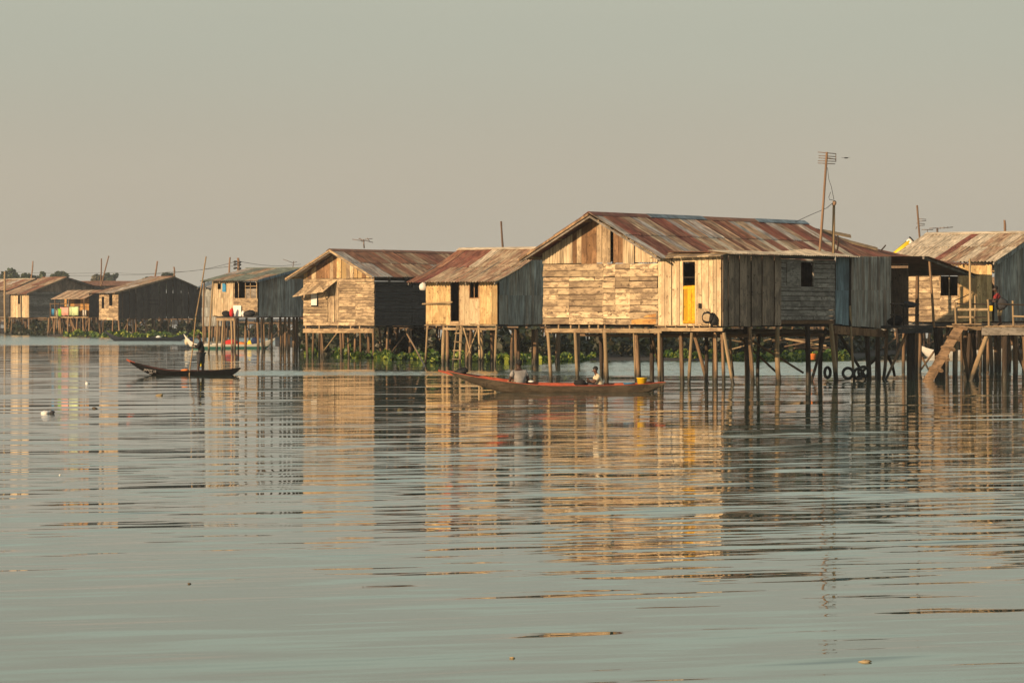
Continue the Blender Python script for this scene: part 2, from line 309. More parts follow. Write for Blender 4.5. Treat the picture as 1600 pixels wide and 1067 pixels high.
# ------------------------------------------------------------ house framework
class House:
    """local x runs away along the shaded side, local y along the sunlit front, origin at their shared corner"""
    def __init__(s, name, label, cx, Y, al, zf, cat='stilt house', group=None):
        s.a = math.radians(al); s.Y = Y; s.X = (cx - 800) / F * Y; s.zf = zf
        s.e = thing(name, label, cat, (s.X, Y, 0), math.pi / 2 - s.a, group)
        s.v = Vector((math.sin(s.a), math.cos(s.a))); s.u = Vector((-math.cos(s.a), math.sin(s.a)))
    def wy(s, x, y): return s.Y + x * s.v.y + y * s.u.y
    def fy(s, px, x=0):      # y on the plane x=const for a picture column
        r = (px - 800) / F; return (s.X + x * s.v.x - r * (s.Y + x * s.v.y)) / (r * s.u.y - s.u.x)
    def sx(s, px, y=0):
        r = (px - 800) / F; return (s.X + y * s.u.x - r * (s.Y + y * s.u.y)) / (r * s.v.y - s.v.x)
    def z(s, py, x=0, y=0): return HC + (HZ - py) / F * s.wy(x, y)
    # planks -----------------------------------------------------------
    def pt(s, side, h, z, off):
        if side == 'f': return Vector((-off, h, z))
        if side == 's': return Vector((h, -off, z))
        if side[0] == 'F': return Vector((float(side[1:]) - off, h, z))     # another plane parallel to the front
        return Vector((h, float(side[1:]) - off, z))
    def board(s, side, h0, h1, za, zb, zc, zd, mat, name='plank', th=.025, off=0, lap=0):
        lb, lt = off + lap, off - lap * .3
        q = [s.pt(side, h0, za, lb), s.pt(side, h1, zb, lb), s.pt(side, h1, zc, lt), s.pt(side, h0, zd, lt)]
        ext = s.pt(side, 0, 0, th) - s.pt(side, 0, 0, 0)
        return hexa(name, q, ext, M[mat], s.e)
    def segs(s, a, b, holes, lo, hi):
        out = [(a, b)]
        for h in holes:
            if h[lo[0]] < lo[2] and h[lo[1]] > lo[1 + 2]: pass
        return out
    def planks_h(s, side, h0, h1, z0, z1, rows, mat, joints=(), holes=(), j=.012, zt=None, name='plank'):
        rh = (z1 - z0) / rows
        mats = mat if isinstance(mat, (list, tuple)) else [mat]
        zs = [z0 + rh * i + (R.uniform(-.18, .18) * rh if 0 < i < rows else 0) for i in range(rows + 1)]
        for i in range(rows):
            cuts = [h0] + [c + R.uniform(-.25, .25) * 0 for c in joints if h0 < c < h1] + [h1]
            if len(cuts) > 2 and R.random() < .35: cuts.pop(R.randrange(1, len(cuts) - 1))
            iv = list(zip(cuts[:-1], cuts[1:]))
            for (ha, hb, za, zb) in holes:
                if za < zs[i + 1] - .02 and zb > zs[i] + .02:
                    nv = []
                    for p, q in iv:
                        if q <= ha or p >= hb: nv.append((p, q)); continue
                        if p < ha: nv.append((p, ha))
                        if q > hb: nv.append((hb, q))
                    iv = nv
            for p, q in iv:
                if q - p < .04: continue
                e = lambda: R.uniform(-j, j)
                pa = p - (R.uniform(0, .04) if p == h0 else 0) + .004; qa = q + (R.uniform(0, .04) if q == h1 else 0) - .004
                zc, zd = zs[i + 1] - .004 + e() * .5, zs[i + 1] - .004 + e() * .5
                if zt: zc = min(zc, zt(qa)); zd = min(zd, zt(pa))
                if zc < zs[i] + .02 and zd < zs[i] + .02: continue
                s.board(side, pa, qa, zs[i] + e() * .5 + .009, zs[i] + e() * .5 + .009, zc - .006, zd - .006, R.choice(mats), name, .025, R.uniform(0, .022), .016)
    def planks_v(s, side, h0, h1, z0, z1, wd, mat, holes=(), zt=None, jb=.03, step=.0, name='plank'):
        mats = mat if isinstance(mat, (list, tuple)) else [mat]
        edges = sorted(set([h0, h1] + [h for o in holes for h in o[:2] if h0 < h < h1]))
        for a, b in zip(edges[:-1], edges[1:]):
            n = max(1, round((b - a) / wd)); ws = [R.uniform(.75, 1.25) for _ in range(n)]; t = sum(ws); p = a
            for k in range(n):
                q = p + ws[k] / t * (b - a)
                zz = [(z0 + R.uniform(-jb, jb), None)]
                segs = [(z0 + R.uniform(-jb, jb), 'top')]
                iv = [(z0 + R.uniform(-jb, jb), 1e3)]
                for (ha, hb, za, zb) in holes:
                    if p >= ha - .001 and q <= hb + .001:
                        nv = []
                        for c, d in iv:
                            if c < za: nv.append((c, za))
                            if d > zb: nv.append((zb, d))
                        iv = nv
                g = .004 + (R.uniform(.015, .035) if R.random() < .2 else 0)
                for c, d in iv:
                    ta = min(d, zt(p) if zt else z1); tb = min(d, zt(q) if zt else z1)
                    if ta < c + .03 and tb < c + .03: continue
                    s.board(side, p + g, q - .003, c, c, max(tb, c + .01), max(ta, c + .01), R.choice(mats), name, .022, R.uniform(0, .012) + step * (k % 2))
                p = q
    def corr(s, side, h0, h1, z0, z1, mat, holes=(), zt=None, zb=None, per=.24, wd=.8, rows=1, amp=.03):
        mats = mat if isinstance(mat, (list, tuple)) else [mat]
        edges = sorted(set([h0, h1] + [h for o in holes for h in o[:2] if h0 < h < h1]))
        for a, b in zip(edges[:-1], edges[1:]):
            n = max(1, round((b - a) / wd))
            for k in range(n):
                p = a + (b - a) * k / n; q = a + (b - a) * (k + 1) / n + .03
                cuts = [z0 + (z1 - z0) * r_ / rows for r_ in range(rows)] + [1e3]
                iv = list(zip(cuts[:-1], cuts[1:]))
                for (ha, hb, za, zc) in holes:
                    if p >= ha - .001 and q <= hb + .05:
                        nv = []
                        for c, d in iv:
                            if za > c and za < d or zc > c and zc < d:
                                if c < za: nv.append((c, za))
                                if d > zc: nv.append((zc, d))
                            elif not (c >= za and d <= zc): nv.append((c, d))
                        iv = nv
                for ri, (c, d) in enumerate(iv):
                    off = .03 + R.uniform(0, .012) + .012 * (ri % 2); jz = R.uniform(-.03, .03)
                    m_ = max(4, int((q - p) / per * 6)); vs = []; fs = []
                    for i in range(m_ + 1):
                        h = p + (q - p) * i / m_; o = off + amp * math.sin(2 * math.pi * (h / per))
                        top = min(d + .05, (zt(h) if zt else z1)); bot = (zb(h) if zb and c == z0 else c) + (jz if c == z0 else 0)
                        vs += [s.pt(side, h, bot, o), s.pt(side, h, max(top, bot), o)]
                    for i in range(m_): fs.append((2 * i, 2 * i + 2, 2 * i + 3, 2 * i + 1))
                    o = mesh('sheet', vs, fs, M[R.choice(mats)], s.e, True)
    # roof -------------------------------------------------------------
    def roof(s, axis, r0, zr, l0, l1, e0, e1, slope0, slope1, seq0, seq1=None, rows=2, cap=('r_red',), per=.17, eave_lift=None, curve=0):
        """axis 'x': ridge runs along local x at y=r0 from l0 to l1; eaves at y=e0 (slope0 side) and y=e1"""
        def pp(l, c, z): return Vector((l, c, z)) if axis == 'x' else Vector((c, l, z))
        for e, sl, seq in ((e0, slope0, seq0), (e1, slope1, seq1 or seq0)):
            n = len(seq[0]); W = (l1 - l0) / n; run = abs(e - r0); sg = 1 if e > r0 else -1
            for ri in range(rows):
                row = seq[ri % len(seq)]
                for k, code in enumerate(row):
                    c0 = run * ri / rows - (.06 if ri else 0); c1 = run * (ri + 1) / rows
                    c1 += R.uniform(-.02, .05) if ri == rows - 1 else 0
                    lift = .05 + (rows - 1 - ri) * .022 + (k % 2) * .012
                    p = l0 + W * k; q = p + W * 1.04; m_ = max(4, int(W / per * 4)); vs = []; fs = []
                    for i in range(m_ + 1):
                        l = p + (q - p) * i / m_; o = lift + .03 * math.sin(2 * math.pi * l / per)
                        for c in (c0, (c0 + c1) / 2, c1):
                            zz = zr - sl * c - curve * math.sin(math.pi * c / run)
                            vs.append(pp(l, r0 + sg * c, zz + o))
                    for i in range(m_):
                        for b in (0, 1): fs.append((3 * i + b, 3 * i + 3 + b, 3 * i + 4 + b, 3 * i + 1 + b))
                    mesh('roof_sheet', vs, fs, M[RC[code] + ('' if axis == 'x' else '_y')], s.e, True)
            # rafters and purlins under the sheets
            nr = max(3, int((l1 - l0) / 1.6))
            for k in range(nr + 1):
                l = l0 + .05 + (l1 - l0 - .15) * k / nr
                q = [pp(l, r0, zr - .02), pp(l + .06, r0, zr - .02), pp(l + .06, r0, zr - .11), pp(l, r0, zr - .11)]
                hexa('rafter', q, pp(0, sg * run * .985, -sl * run * .985), M['gray_h'], s.e)
            for k in range(3):
                c = run * (.12 + .4 * k); zz = zr - sl * c - curve * math.sin(math.pi * c / run)
                a_, b_ = pp(l0 + .01, r0 + sg * c, zz - .02), pp(l0 + .01, r0 + sg * (c + .07), zz - .02 - sl * .07)
                q = [a_, b_, b_ + Vector((0, 0, .045)), a_ + Vector((0, 0, .045))]
                hexa('purlin', q, pp(l1 - l0 - .03, 0, 0), M['beam'], s.e)
        n = len(cap)
        for k, cc in enumerate(cap):
            p = l0 - .03 + (l1 - l0 + .06) * k / n; q = l0 - .03 + (l1 - l0 + .06) * (k + 1) / n + .03; t = .11 + .012 * (k % 2)
            sc = .24
            vs = [pp(p, r0 - sc, zr - sc * slope0 + t), pp(p, r0, zr + t + .015), pp(p, r0 + sc, zr - sc * slope1 + t), pp(q, r0 - sc, zr - sc * slope0 + t), pp(q, r0, zr + t + .015), pp(q, r0 + sc, zr - sc * slope1 + t)]
            vs += [v - Vector((0, 0, .012)) for v in vs]
            fs = [(0, 1, 4, 3), (1, 2, 5, 4), (6, 9, 10, 7), (7, 10, 11, 8), (0, 6, 7, 1), (1, 7, 8, 2), (3, 4, 10, 9), (4, 5, 11, 10), (0, 3, 9, 6), (2, 8, 11, 5)]
            mesh('ridge_cap', vs, fs, M[RC[cc] if cc in RC else cc], s.e)
    def shell(s, x1, y1, zt, mat='gray_v', x0=0, y0=0, gable=None):
        """floor, back and far-side walls that are never in view"""
        box('floor', (x0 + .3, y0 + .2, s.zf - .07), (x1 - .05, y1 - .05, s.zf - .01), M['black_h'], s.e)
        box('back_wall', (x1 - .04, y0 + .03, s.zf), (x1, y1 - .03, zt), M[mat], s.e)
        box('back_wall', (x0 + .03, y1 - .04, s.zf), (x1 - .045, y1, zt), M[mat], s.e)
    def stilts(s, pts, r=.07, kind='stilt', lean=.04, ztop=None):
        zt = ztop if ztop is not None else s.zf - .25
        for (x, y) in pts:
            rr = r * R.uniform(.8, 1.25)
            pole('stilt', (x + R.uniform(-1, 1) * lean * 2, y + R.uniform(-1, 1) * lean * 2, -1.2), (x, y, zt), rr, kind, s.e)
    def grid(s, x0, x1, y0, y1, nx, ny, jit=.15, **k):
        pts = []
        for i in range(nx):
            for j in range(ny):
                pts.append((x0 + (x1 - x0) * i / max(1, nx - 1) + R.uniform(-jit, jit) * (i > 0), y0 + (y1 - y0) * j / max(1, ny - 1) + R.uniform(-jit, jit) * (j > 0)))
        s.stilts(pts, **k)
    def brace(s, a, b, r=.04, kind='stilt'): return pole('brace', a, b, r, kind, s.e)
    def frame(s, side, h0, h1, z0, z1, mat='beam', w=.05, bars=(), name='window_frame'):
        vs = []; fs = []
        def add(a0, a1, b0, b1, o0=-.02, o1=.045):
            b = len(vs)
            for o in (o0, o1):
                for (h, z) in ((a0, b0), (a1, b0), (a1, b1), (a0, b1)): vs.append(s.pt(side, h, z, o))
            for f in BOXF: fs.append(tuple(b + i for i in f))
        add(h0 - w, h0, z0 - w, z1 + w); add(h1, h1 + w, z0 - w, z1 + w); add(h0 + .001, h1 - .001, z0 - w, z0); add(h0 + .001, h1 - .001, z1, z1 + w)
        for hb in bars: add(hb - .02, hb + .02, z0 + .001, z1 - .001, -.02, .03)
        return mesh(name, vs, fs, M[mat], s.e)
RC = {'R': 'r_red', 'B': 'r_brown', 'G': 'r_grey', 'T': 'r_tan', 'U': 'r_blue', 'P': 'r_pale', 'V': 'r_green'}

# ------------------------------------------------------------ water and land
def water():
    m, N, L, bs = newmat('lagoon_water')
    pos = N.new('ShaderNodeNewGeometry').outputs['Position']
    def nz(rot, sc, det=1.5, rough=.5, loc=(0, 0, 0), col=False):
        mp = N.new('ShaderNodeMapping'); mp.vector_type = 'TEXTURE'
        mp.inputs['Rotation'].default_value = (0, 0, math.radians(rot)); mp.inputs['Location'].default_value = loc
        mp.inputs['Scale'].default_value = (1 / sc[0], 1 / sc[1], 1); L.new(pos, mp.inputs[0])
        n = N.new('ShaderNodeTexNoise'); n.inputs['Scale'].default_value = 1; n.inputs['Detail'].default_value = det; n.inputs['Roughness'].default_value = rough
        n.noise_dimensions = '2D'; L.new(mp.outputs[0], n.inputs[0]); return n.outputs[0]
    sep = N.new('ShaderNodeSeparateXYZ'); L.new(pos, sep.inputs[0]); X, Y = sep.outputs[0], sep.outputs[1]
    c = lambda s_: math_(N, L, 'SUBTRACT', s_, .5)
    swell = c(nz(24, (.27, 1.75), 1.8, .5)); swell2 = c(nz(18, (.5, 4.2), 1.8, .5, (9, 5, 0)))
    def spike(v, k, lin):      # long flat stretches with short steep crests
        return math_(N, L, 'ADD', math_(N, L, 'MULTIPLY', math_(N, L, 'POWER', math_(N, L, 'ABSOLUTE', v), 3), math_(N, L, 'MULTIPLY', math_(N, L, 'SIGN', v), k)), math_(N, L, 'MULTIPLY', v, lin))
    swell = spike(swell, 3.1, .055); swell2 = spike(swell2, 2.6, .05); swell3 = spike(c(nz(21, (.10, .62), 1.0, .4, (3, 70, 0))), .9, .028)
    fine = c(nz(8, (1.1, 4.2), 2, .6, (3, 3, 0))); side = c(nz(0, (1.6, 1.9), 2, .6, (30, 3, 0)))
    # calmer towards the viewer, livelier where the canoes have passed
    patch = nz(15, (.035, .07), 2, .5, (5, 50, 0))
    calm = math_(N, L, 'MULTIPLY', maprange(N, L, Y, 30, 50, .32, 1.12), maprange(N, L, Y, 62, 92, 1.0, .33))
    calm = math_(N, L, 'MULTIPLY', calm, maprange(N, L, patch, .3, .7, .65, 1.35))
    calm = math_(N, L, 'MULTIPLY', calm, maprange(N, L, X, -9, 1, .62, 1.05))
    edge = math_(N, L, 'MULTIPLY', c(nz(0, (.05, .2), 3, .6, (1, 8, 0))), 26)
    Ye = math_(N, L, 'ADD', Y, edge)
    def band(a, b, c_, d):
        return math_(N, L, 'MULTIPLY', maprange(N, L, Ye, a, b, 0, 1), maprange(N, L, Ye, c_, d, 1, 0))
    b1 = math_(N, L, 'MULTIPLY', band(146, 152, 184, 194), maprange(N, L, X, 0, 6, 0, 1))
    b2 = math_(N, L, 'MULTIPLY', math_(N, L, 'MULTIPLY', maprange(N, L, Y, 144.5, 146.5, 0, 1), maprange(N, L, Y, 153, 160, 1, 0)), maprange(N, L, X, -12.5, -11.4, 0, 1))
    b3 = math_(N, L, 'MULTIPLY', band(275, 300, 420, 460), maprange(N, L, X, -20, -14, 1, 0))
    rough_ = math_(N, L, 'MAXIMUM', math_(N, L, 'MULTIPLY', b1, .8), math_(N, L, 'MAXIMUM', b2, b3))
    chopx = c(nz(0, (2.5, 3), 3, .65, (7, 1, 0))); chopy = c(nz(0, (2.2, 3.4), 3, .65, (17, 11, 0)))
    sy = swell
    sy = math_(N, L, 'ADD', sy, swell2)
    sy = math_(N, L, 'MULTIPLY', sy, calm)
    sy = math_(N, L, 'ADD', sy, math_(N, L, 'MULTIPLY', math_(N, L, 'MULTIPLY', fine, .05), calm))
    sy = math_(N, L, 'ADD', sy, math_(N, L, 'MULTIPLY', maprange(N, L, Y, 45, 90, 0, -.0035), maprange(N, L, X, -12, 0, 1, .0)))
    sy = math_(N, L, 'ADD', sy, math_(N, L, 'MULTIPLY', swell3, maprange(N, L, Y, 45, 75, .2, 1)))
    ry = math_(N, L, 'ADD', math_(N, L, 'MULTIPLY', chopy, .34), -.055)
    sy = math_(N, L, 'ADD', sy, math_(N, L, 'MULTIPLY', ry, rough_))
    sxx = math_(N, L, 'MULTIPLY', math_(N, L, 'MULTIPLY', side, .055), calm)
    sxx = math_(N, L, 'ADD', sxx, math_(N, L, 'MULTIPLY', math_(N, L, 'MULTIPLY', chopx, .2), rough_))
    cm = N.new('ShaderNodeCombineXYZ'); L.new(sxx, cm.inputs[0]); L.new(sy, cm.inputs[1]); cm.inputs[2].default_value = 1
    nm = N.new('ShaderNodeVectorMath'); nm.operation = 'NORMALIZE'; L.new(cm.outputs[0], nm.inputs[0]); L.new(nm.outputs[0], bs.inputs['Normal'])
    bs.inputs['Base Color'].default_value = (.06, .095, .07, 1); bs.inputs['Roughness'].default_value = .015; bs.inputs['IOR'].default_value = 1.333
    bs.inputs['Specular IOR Level'].default_value = .5
    return m
WX, WY = 420, 1500
tag(mesh('water', [(-WX, 2, 0), (WX, 2, 0), (WX, WY, 0), (-WX, WY, 0)], [(0, 1, 2, 3)], water()), kind='structure')

def leaves(name, n, fpos, size, mat, parent=None, up=.6):
    vs = []; fs = []
    for _ in range(n):
        p = Vector(fpos()); s_ = size * R.uniform(.6, 1.3)
        d = Vector((R.gauss(0, 1), R.gauss(0, 1), R.gauss(0, 1) + up)).normalized(); a = d.orthogonal().normalized()
        a = Quaternion(d, R.uniform(0, 6.28)) @ a; c = d.cross(a); b = len(vs)
        vs += [p - a * s_ * .5, p - a * s_ * .15 + c * s_ * .36 + d * s_ * .08, p + a * s_ * .35 + c * s_ * .28, p + a * s_ * .55, p + a * s_ * .35 - c * s_ * .28, p - a * s_ * .15 - c * s_ * .36 + d * s_ * .08]
        fs.append((b, b + 1, b + 2, b + 3, b + 4, b + 5))
    return mesh(name, vs, fs, M[mat], parent, False)
def bank(name, line, depth, hgt, mat='mud'):
    """low mud bank: line of (px, waterline row) points"""
    vs = []; fs = []; n = len(line)
    for i, (px, wy_) in enumerate(line):
        Y0 = YW(wy_)
        for k, (d, z) in enumerate(((0, -.25), (1.2, .08), (depth * .3, hgt * .6), (depth, hgt), (depth + 2, -.3))):
            jy = R.uniform(-.6, .6) if k < 3 else 0
            y_ = Y0 + d + jy; vs.append(((px - 800) / F * y_, y_, z + R.uniform(-.04, .04)))
    for i in range(n - 1):
        for k in range(4): fs.append((i * 5 + k, i * 5 + 5 + k, i * 5 + 6 + k, i * 5 + 1 + k))
    return tag(mesh(name, vs, fs, M[mat], None, True), kind='structure')
bank('mud_bank', [(430, 541), (470, 543), (520, 553), (600, 560), (680, 562), (760, 564), (850, 564), (940, 562), (1020, 563), (1100, 564), (1180, 563), (1260, 562), (1330, 559), (1400, 552), (1500, 550), (1640, 549)], 60, .35)
bank('far_mud_bank', [(-40, 522), (60, 522), (90, 526), (160, 527), (230, 528), (330, 527), (400, 528), (480, 529), (560, 528)], 90, .4)
def bandpos(line, d0, d1, z0, z1, pw=1):
    def f():
        i = R.randrange(len(line) - 1); t = R.random()
        px = line[i][0] + (line[i + 1][0] - line[i][0]) * t; wy_ = line[i][1] + (line[i + 1][1] - line[i][1]) * t
        y_ = YW(wy_) + d0 + (d1 - d0) * R.random() ** 1.5 + 1.3 * math.sin(px * .11) + .7 * math.sin(px * .37)
        hh = .6 + .4 * math.sin(px * .083 + 1) * math.sin(px * .19)
        return ((px - 800) / F * y_, y_, z0 + (z1 - z0) * hh * R.random() ** pw)
    return f
HL = [(525, 558), (600, 561), (680, 563), (760, 565), (850, 565)]
HL2 = [(850, 566), (900, 565), (930, 561)]; HL3 = [(1040, 561), (1100, 563), (1180, 564), (1260, 563), (1330, 560)]
tag(leaves('water_hyacinth', 4600, bandpos(HL, -1, 7, .02, .5), .26, 'leaf', up=.3), kind='stuff', label='band of floating water hyacinth along the bank under the middle houses', cat='water plants')
tag(leaves('water_hyacinth', 800, bandpos(HL2, -1, 5, .02, .5), .24, 'leaf', up=.3), kind='stuff', label='floating water hyacinth beneath the left end of the plank front', cat='water plants')
tag(leaves('water_hyacinth', 2600, bandpos(HL3, -1, 7, .02, .6), .26, 'leaf', up=.3), kind='stuff', label='dark green water hyacinth behind the stilts of the largest house', cat='water plants')
FL = [(100, 526), (160, 527), (230, 528), (330, 527)]
tag(leaves('water_hyacinth', 1600, bandpos(FL, -1, 8, .02, .8), .4, 'leaf', up=.3), kind='stuff', label='low green plants at the waterline under the far left houses', cat='water plants')
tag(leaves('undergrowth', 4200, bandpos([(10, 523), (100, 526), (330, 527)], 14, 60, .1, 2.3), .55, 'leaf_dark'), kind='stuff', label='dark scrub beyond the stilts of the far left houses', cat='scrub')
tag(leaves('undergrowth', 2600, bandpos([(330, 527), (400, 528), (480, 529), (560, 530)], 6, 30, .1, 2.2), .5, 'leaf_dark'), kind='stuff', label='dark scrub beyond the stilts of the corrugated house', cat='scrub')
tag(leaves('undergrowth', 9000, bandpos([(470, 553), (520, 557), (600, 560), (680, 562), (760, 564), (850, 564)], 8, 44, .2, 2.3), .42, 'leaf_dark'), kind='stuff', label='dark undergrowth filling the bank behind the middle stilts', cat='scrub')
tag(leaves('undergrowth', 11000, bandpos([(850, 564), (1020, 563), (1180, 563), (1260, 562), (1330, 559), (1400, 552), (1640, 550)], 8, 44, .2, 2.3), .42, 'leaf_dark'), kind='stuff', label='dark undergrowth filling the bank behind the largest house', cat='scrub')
for i, (px, wy_, n, lb) in enumerate(((474 + 14, 555, 40, 'small bright hyacinth clump afloat left of the plank house door'), (533, 556, 60, 'bright hyacinth clump afloat beside a middle stilt'), (548, 558, 150, 'largest bright green hyacinth clump under the gabled plank house'), (675, 567, 200, 'bright hyacinth clump at the foot of the leaning corner stilt'), (1040, 561, 90, 'yellow green hyacinth clump beyond the yellow bucket'))):
    c = P(px, wy_, YW(wy_)); 
    def fp(): return (c.x + R.gauss(0, .28), c.y + R.gauss(0, .35), .04 + abs(R.gauss(0, .22)))
    hc2 = thing('hyacinth_clump', lb, 'water plant', (0, 0, 0)); tag(leaves('foliage', n, fp, .26, 'leaf', hc2, up=.3), kind='stuff'); tag(hc2, label=lb, cat='water plant', group='hyacinth clumps afloat')

# ------------------------------------------------------------ main house
H = House('stilt_house', 'largest house on stilts, plank gable front, orange door and striped rusty tin roof', 1128, 127.0, 35, 2.17)
e = H.e; FY = H.fy; SXX = H.sx
yA = FY(1028); yL = FY(850); yR = (yA + yL) / 2; ZR = 6.30; SLP = .53
zg = 4.48
rt = lambda h: ZR - .03 - SLP * abs(h - yR)
for ja, jb_, jj in ((yA, FY(943) - .004, (FY(985), FY(962))), (FY(943) + .004, yL, (FY(890),))):
    H.planks_h('f', ja, jb_, 2.19, zg, 10, 'plank', joints=jj, j=.03)
g1, g2, g3, g4 = FY(895), FY(941), FY(958), FY(975)
H.corr('f', g1, yL, zg + .01, 6, 'w_lit', zt=rt, per=.13, amp=.02)
H.planks_v('f', g2, g1 - .01, zg + .01, 5, .24, ['brown_v', 'brown_v', 'plank_v'], zt=rt)
H.planks_v('f', FY(955), g2 - .01, zg + .01, 5, .25, ['plank_v'], zt=rt)
H.planks_v('f', g4, FY(959), zg + .01, 5, .3, 'brown_v', zt=rt)
H.corr('f', FY(991), g4 - .01, zg + .01, 6, 'w_lit', zt=rt, per=.13, amp=.02)
H.corr('f', yA, FY(994), zg + .01, 6, 'w_lit', zt=lambda h: rt(h) - .05, per=.13, amp=.02)
# torn orange sheet patch at the lower right of the plank front
q = [(FY(1026), 2.2), (FY(988), 2.2), (FY(988), 2.36), (FY(1004), 2.42), (FY(1012), 2.55), (FY(1026), 2.6)]
vs = [H.pt('f', h, z, .045) for h, z in q] + [H.pt('f', h, z, .055) for h, z in q]; n = len(q)
mesh('patch', vs, [tuple(range(n)), tuple(range(2 * n - 1, n - 1, -1))] + [(i, (i + 1) % n, n + (i + 1) % n, n + i) for i in range(n)], M['orange_board'], e)
# annex front
zat = 4.72
d0, d1 = FY(1087), FY(1068); zd0 = 2.22; zdm = H.z(446, 0, 1.5); zdt = H.z(409, 0, 1.5)
H.planks_v('f', .02, yA - .03, 2.17, zat, .15, 'pale_v', holes=((d0, d1, zd0, zdt),), step=.018)
H.frame('f', d0, d1, zd0, zdt, 'pale_v', .045, name='door_frame')
for k in range(3):
    da, db = d0 + .01 + (d1 - d0 - .02) * k / 3, d0 + .01 + (d1 - d0 - .02) * (k + 1) / 3 - .012
    box('door_board', (-.03 - .006 * (k % 2), da, zd0 + .02), (.0, db, zdm - .005 * k), M['orange_door'], e)
dr = C.objects[-1]
box('door_rail', (-.05, d0 + .012, zdm - .14), (-.037, d1 - .012, zdm - .05), M['orange_door'], dr)
box('door_rail', (-.05, d0 + .012, zd0 + .03), (-.037, d1 - .012, zd0 + .12), M['orange_door'], dr)
box('sill', (-.12, d0 - .1, 2.14), (.02, d1 + 1.2, 2.17), M['beam'], e)
# wooden awning in front of the annex
for k in range(6):
    ya = FY(1128) - .25 + k * .52
    hexa('awning_board', [(-.5, ya, 4.70 - .012 * k), (-.5, ya + .5, 4.69 - .012 * k), (.3, ya + .5, 4.84), (.3, ya, 4.84)], (0, 0, .025 + .004 * (k % 2)), M['plank_v'], e)
# side walls
xa, xb, xc = SXX(1218), SXX(1303), SXX(1390)
H.planks_v('s', .02, xa, 2.14, 4.75, .42, 'gray_v', jb=.02, step=.045)
w0, w1 = SXX(1250), SXX(1270); wz0, wz1 = H.z(448, 5.5), H.z(409, 5.5)
H.planks_h('s', xa + .02, xb, H.z(500, 6), H.z(405, 6), 13, 'gray_h', holes=((w0, w1, wz0, wz1),), joints=(w0, w1))
box('lintel', (xa + .02, -.03, H.z(405, 6) + .005), (xb, .0, 4.85), M['black_h'], e)
H.frame('s', w0, w1, wz0, wz1, 'gray_h', .05)
box('shutter', (w0 - 1.1, -.075, wz0 + .05), (w0 - .06, -.05, wz1), M['gray_h'], e)
box('skirting_beam', (xa + .02, -.02, H.z(506, 6)), (xb, .05, H.z(500.5, 6)), M['brown_v'], e)
zbf = lambda h: 2.2 - .26 * (h - xb) / (xc - xb)
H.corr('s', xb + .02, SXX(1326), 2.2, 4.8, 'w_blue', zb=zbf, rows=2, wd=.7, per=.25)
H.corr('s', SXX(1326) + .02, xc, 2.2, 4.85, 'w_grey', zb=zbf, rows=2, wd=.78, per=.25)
pole('corner_post', (SXX(1326), -.08, 2.1), (SXX(1326), -.08, 4.75), .05, 'stilt_dark', e)
hexa('skirting_beam', [(xb, -.04, 1.82), (xc - .4, -.04, 1.66), (xc - .4, -.04, 1.93), (xb, -.04, 2.14)], (0, .08, 0), M['brown_v'], e)
LEN = 15.2
box('floor', (.35, .3, 2.10), (14.3, yL - .05, 2.16), M['black_h'], e)
box('back_wall', (14.36, .05, 2.13), (14.4, yL, 4.6), M['gray_v'], e)
box('back_wall', (.05, yL - .04, 2.13), (14.35, yL, 4.55), M['w_grey'], e)
box('end_wall', (xc, .0, 2.0), (xc + .04, yA, 4.8), M['w_grey'], e)
box('partition', (2.2, .05, 2.13), (2.24, yL - .05, 4.5), M['dark_void'], e)
hexa('gable_wall', [(14.3, yA, 4.5), (14.3, yL, 4.5), (14.3, yR + .1, ZR - .1), (14.3, yR - .1, ZR - .1)], (.04, 0, 0), M['gray_v'], e)
seqU = 'GRRTGTRRGTGGBTRBGTGRRGTRRGR'; seqL = 'GRRTGTRRTTPTBTRTPRPTRRPRRPR'
H.roof('x', yR, ZR, -.8, 15.2, yR - 3.2, yR + 3.2, SLP, SLP, [seqU, seqL], ['BRBBRBRBBRBBRBBRB', 'RBBRBBRBRBBRBRBBR'], 2, cap=('R', 'U', 'B', 'U'), per=.17)
# barge rafters and purlin ends at the front overhang
for sg in (1, -1):
    q = [(-.82, yR, ZR - .02), (-.76, yR, ZR - .02), (-.76, yR, ZR + .07), (-.82, yR, ZR + .07)]
    if sg > 0: hexa('bargeboard', q, (0, sg * 3.2, -SLP * 3.2), M['stilt'], e)
# rear roof: the ridge sinks towards the back, sheets fan down to the same eave
ny = 9; XA, XB = 15.1, 25.2
for k in range(ny):
    xs = [XA + (XB - XA) * k / ny, XA + (XB - XA) * (k + 1) / ny + .06]; vs = []; fs = []; m_ = 26
    for i in range(m_ + 1):
        x = xs[0] + (xs[1] - xs[0]) * i / m_; t = (x - XA) / (XB - XA); zr_ = 6.28 - 1.45 * t - .1 * math.sin(math.pi * t); o = .03 + .026 * math.sin(2 * math.pi * x / .17) + .015 * (k % 2)
        for c in (0, .5, 1): vs.append((x, yR - 3.2 * c, zr_ + (min(4.66, zr_ - .1) - zr_) * c + o))
    for i in range(m_):
        for b in (0, 1): fs.append((3 * i + b, 3 * i + 3 + b, 3 * i + 4 + b, 3 * i + 1 + b))
    mesh('roof_sheet', vs, fs, M['r_red' if k in (1, 3, 4) else 'r_brown'], e, True)
hexa('ridge_beam', [(XA, yR - .02, 6.12), (XB, yR - .02, 4.7), (XB, yR - .02, 4.8), (XA, yR - .02, 6.22)], (0, .1, 0), M['beam'], e)
for x in (18, 21.5, 25): pole('stilt', (x, yR + .1, -1.2), (x, yR, 6.2 - 1.45 * (x - XA) / (XB - XA) - .15), .09, 'stilt', e)
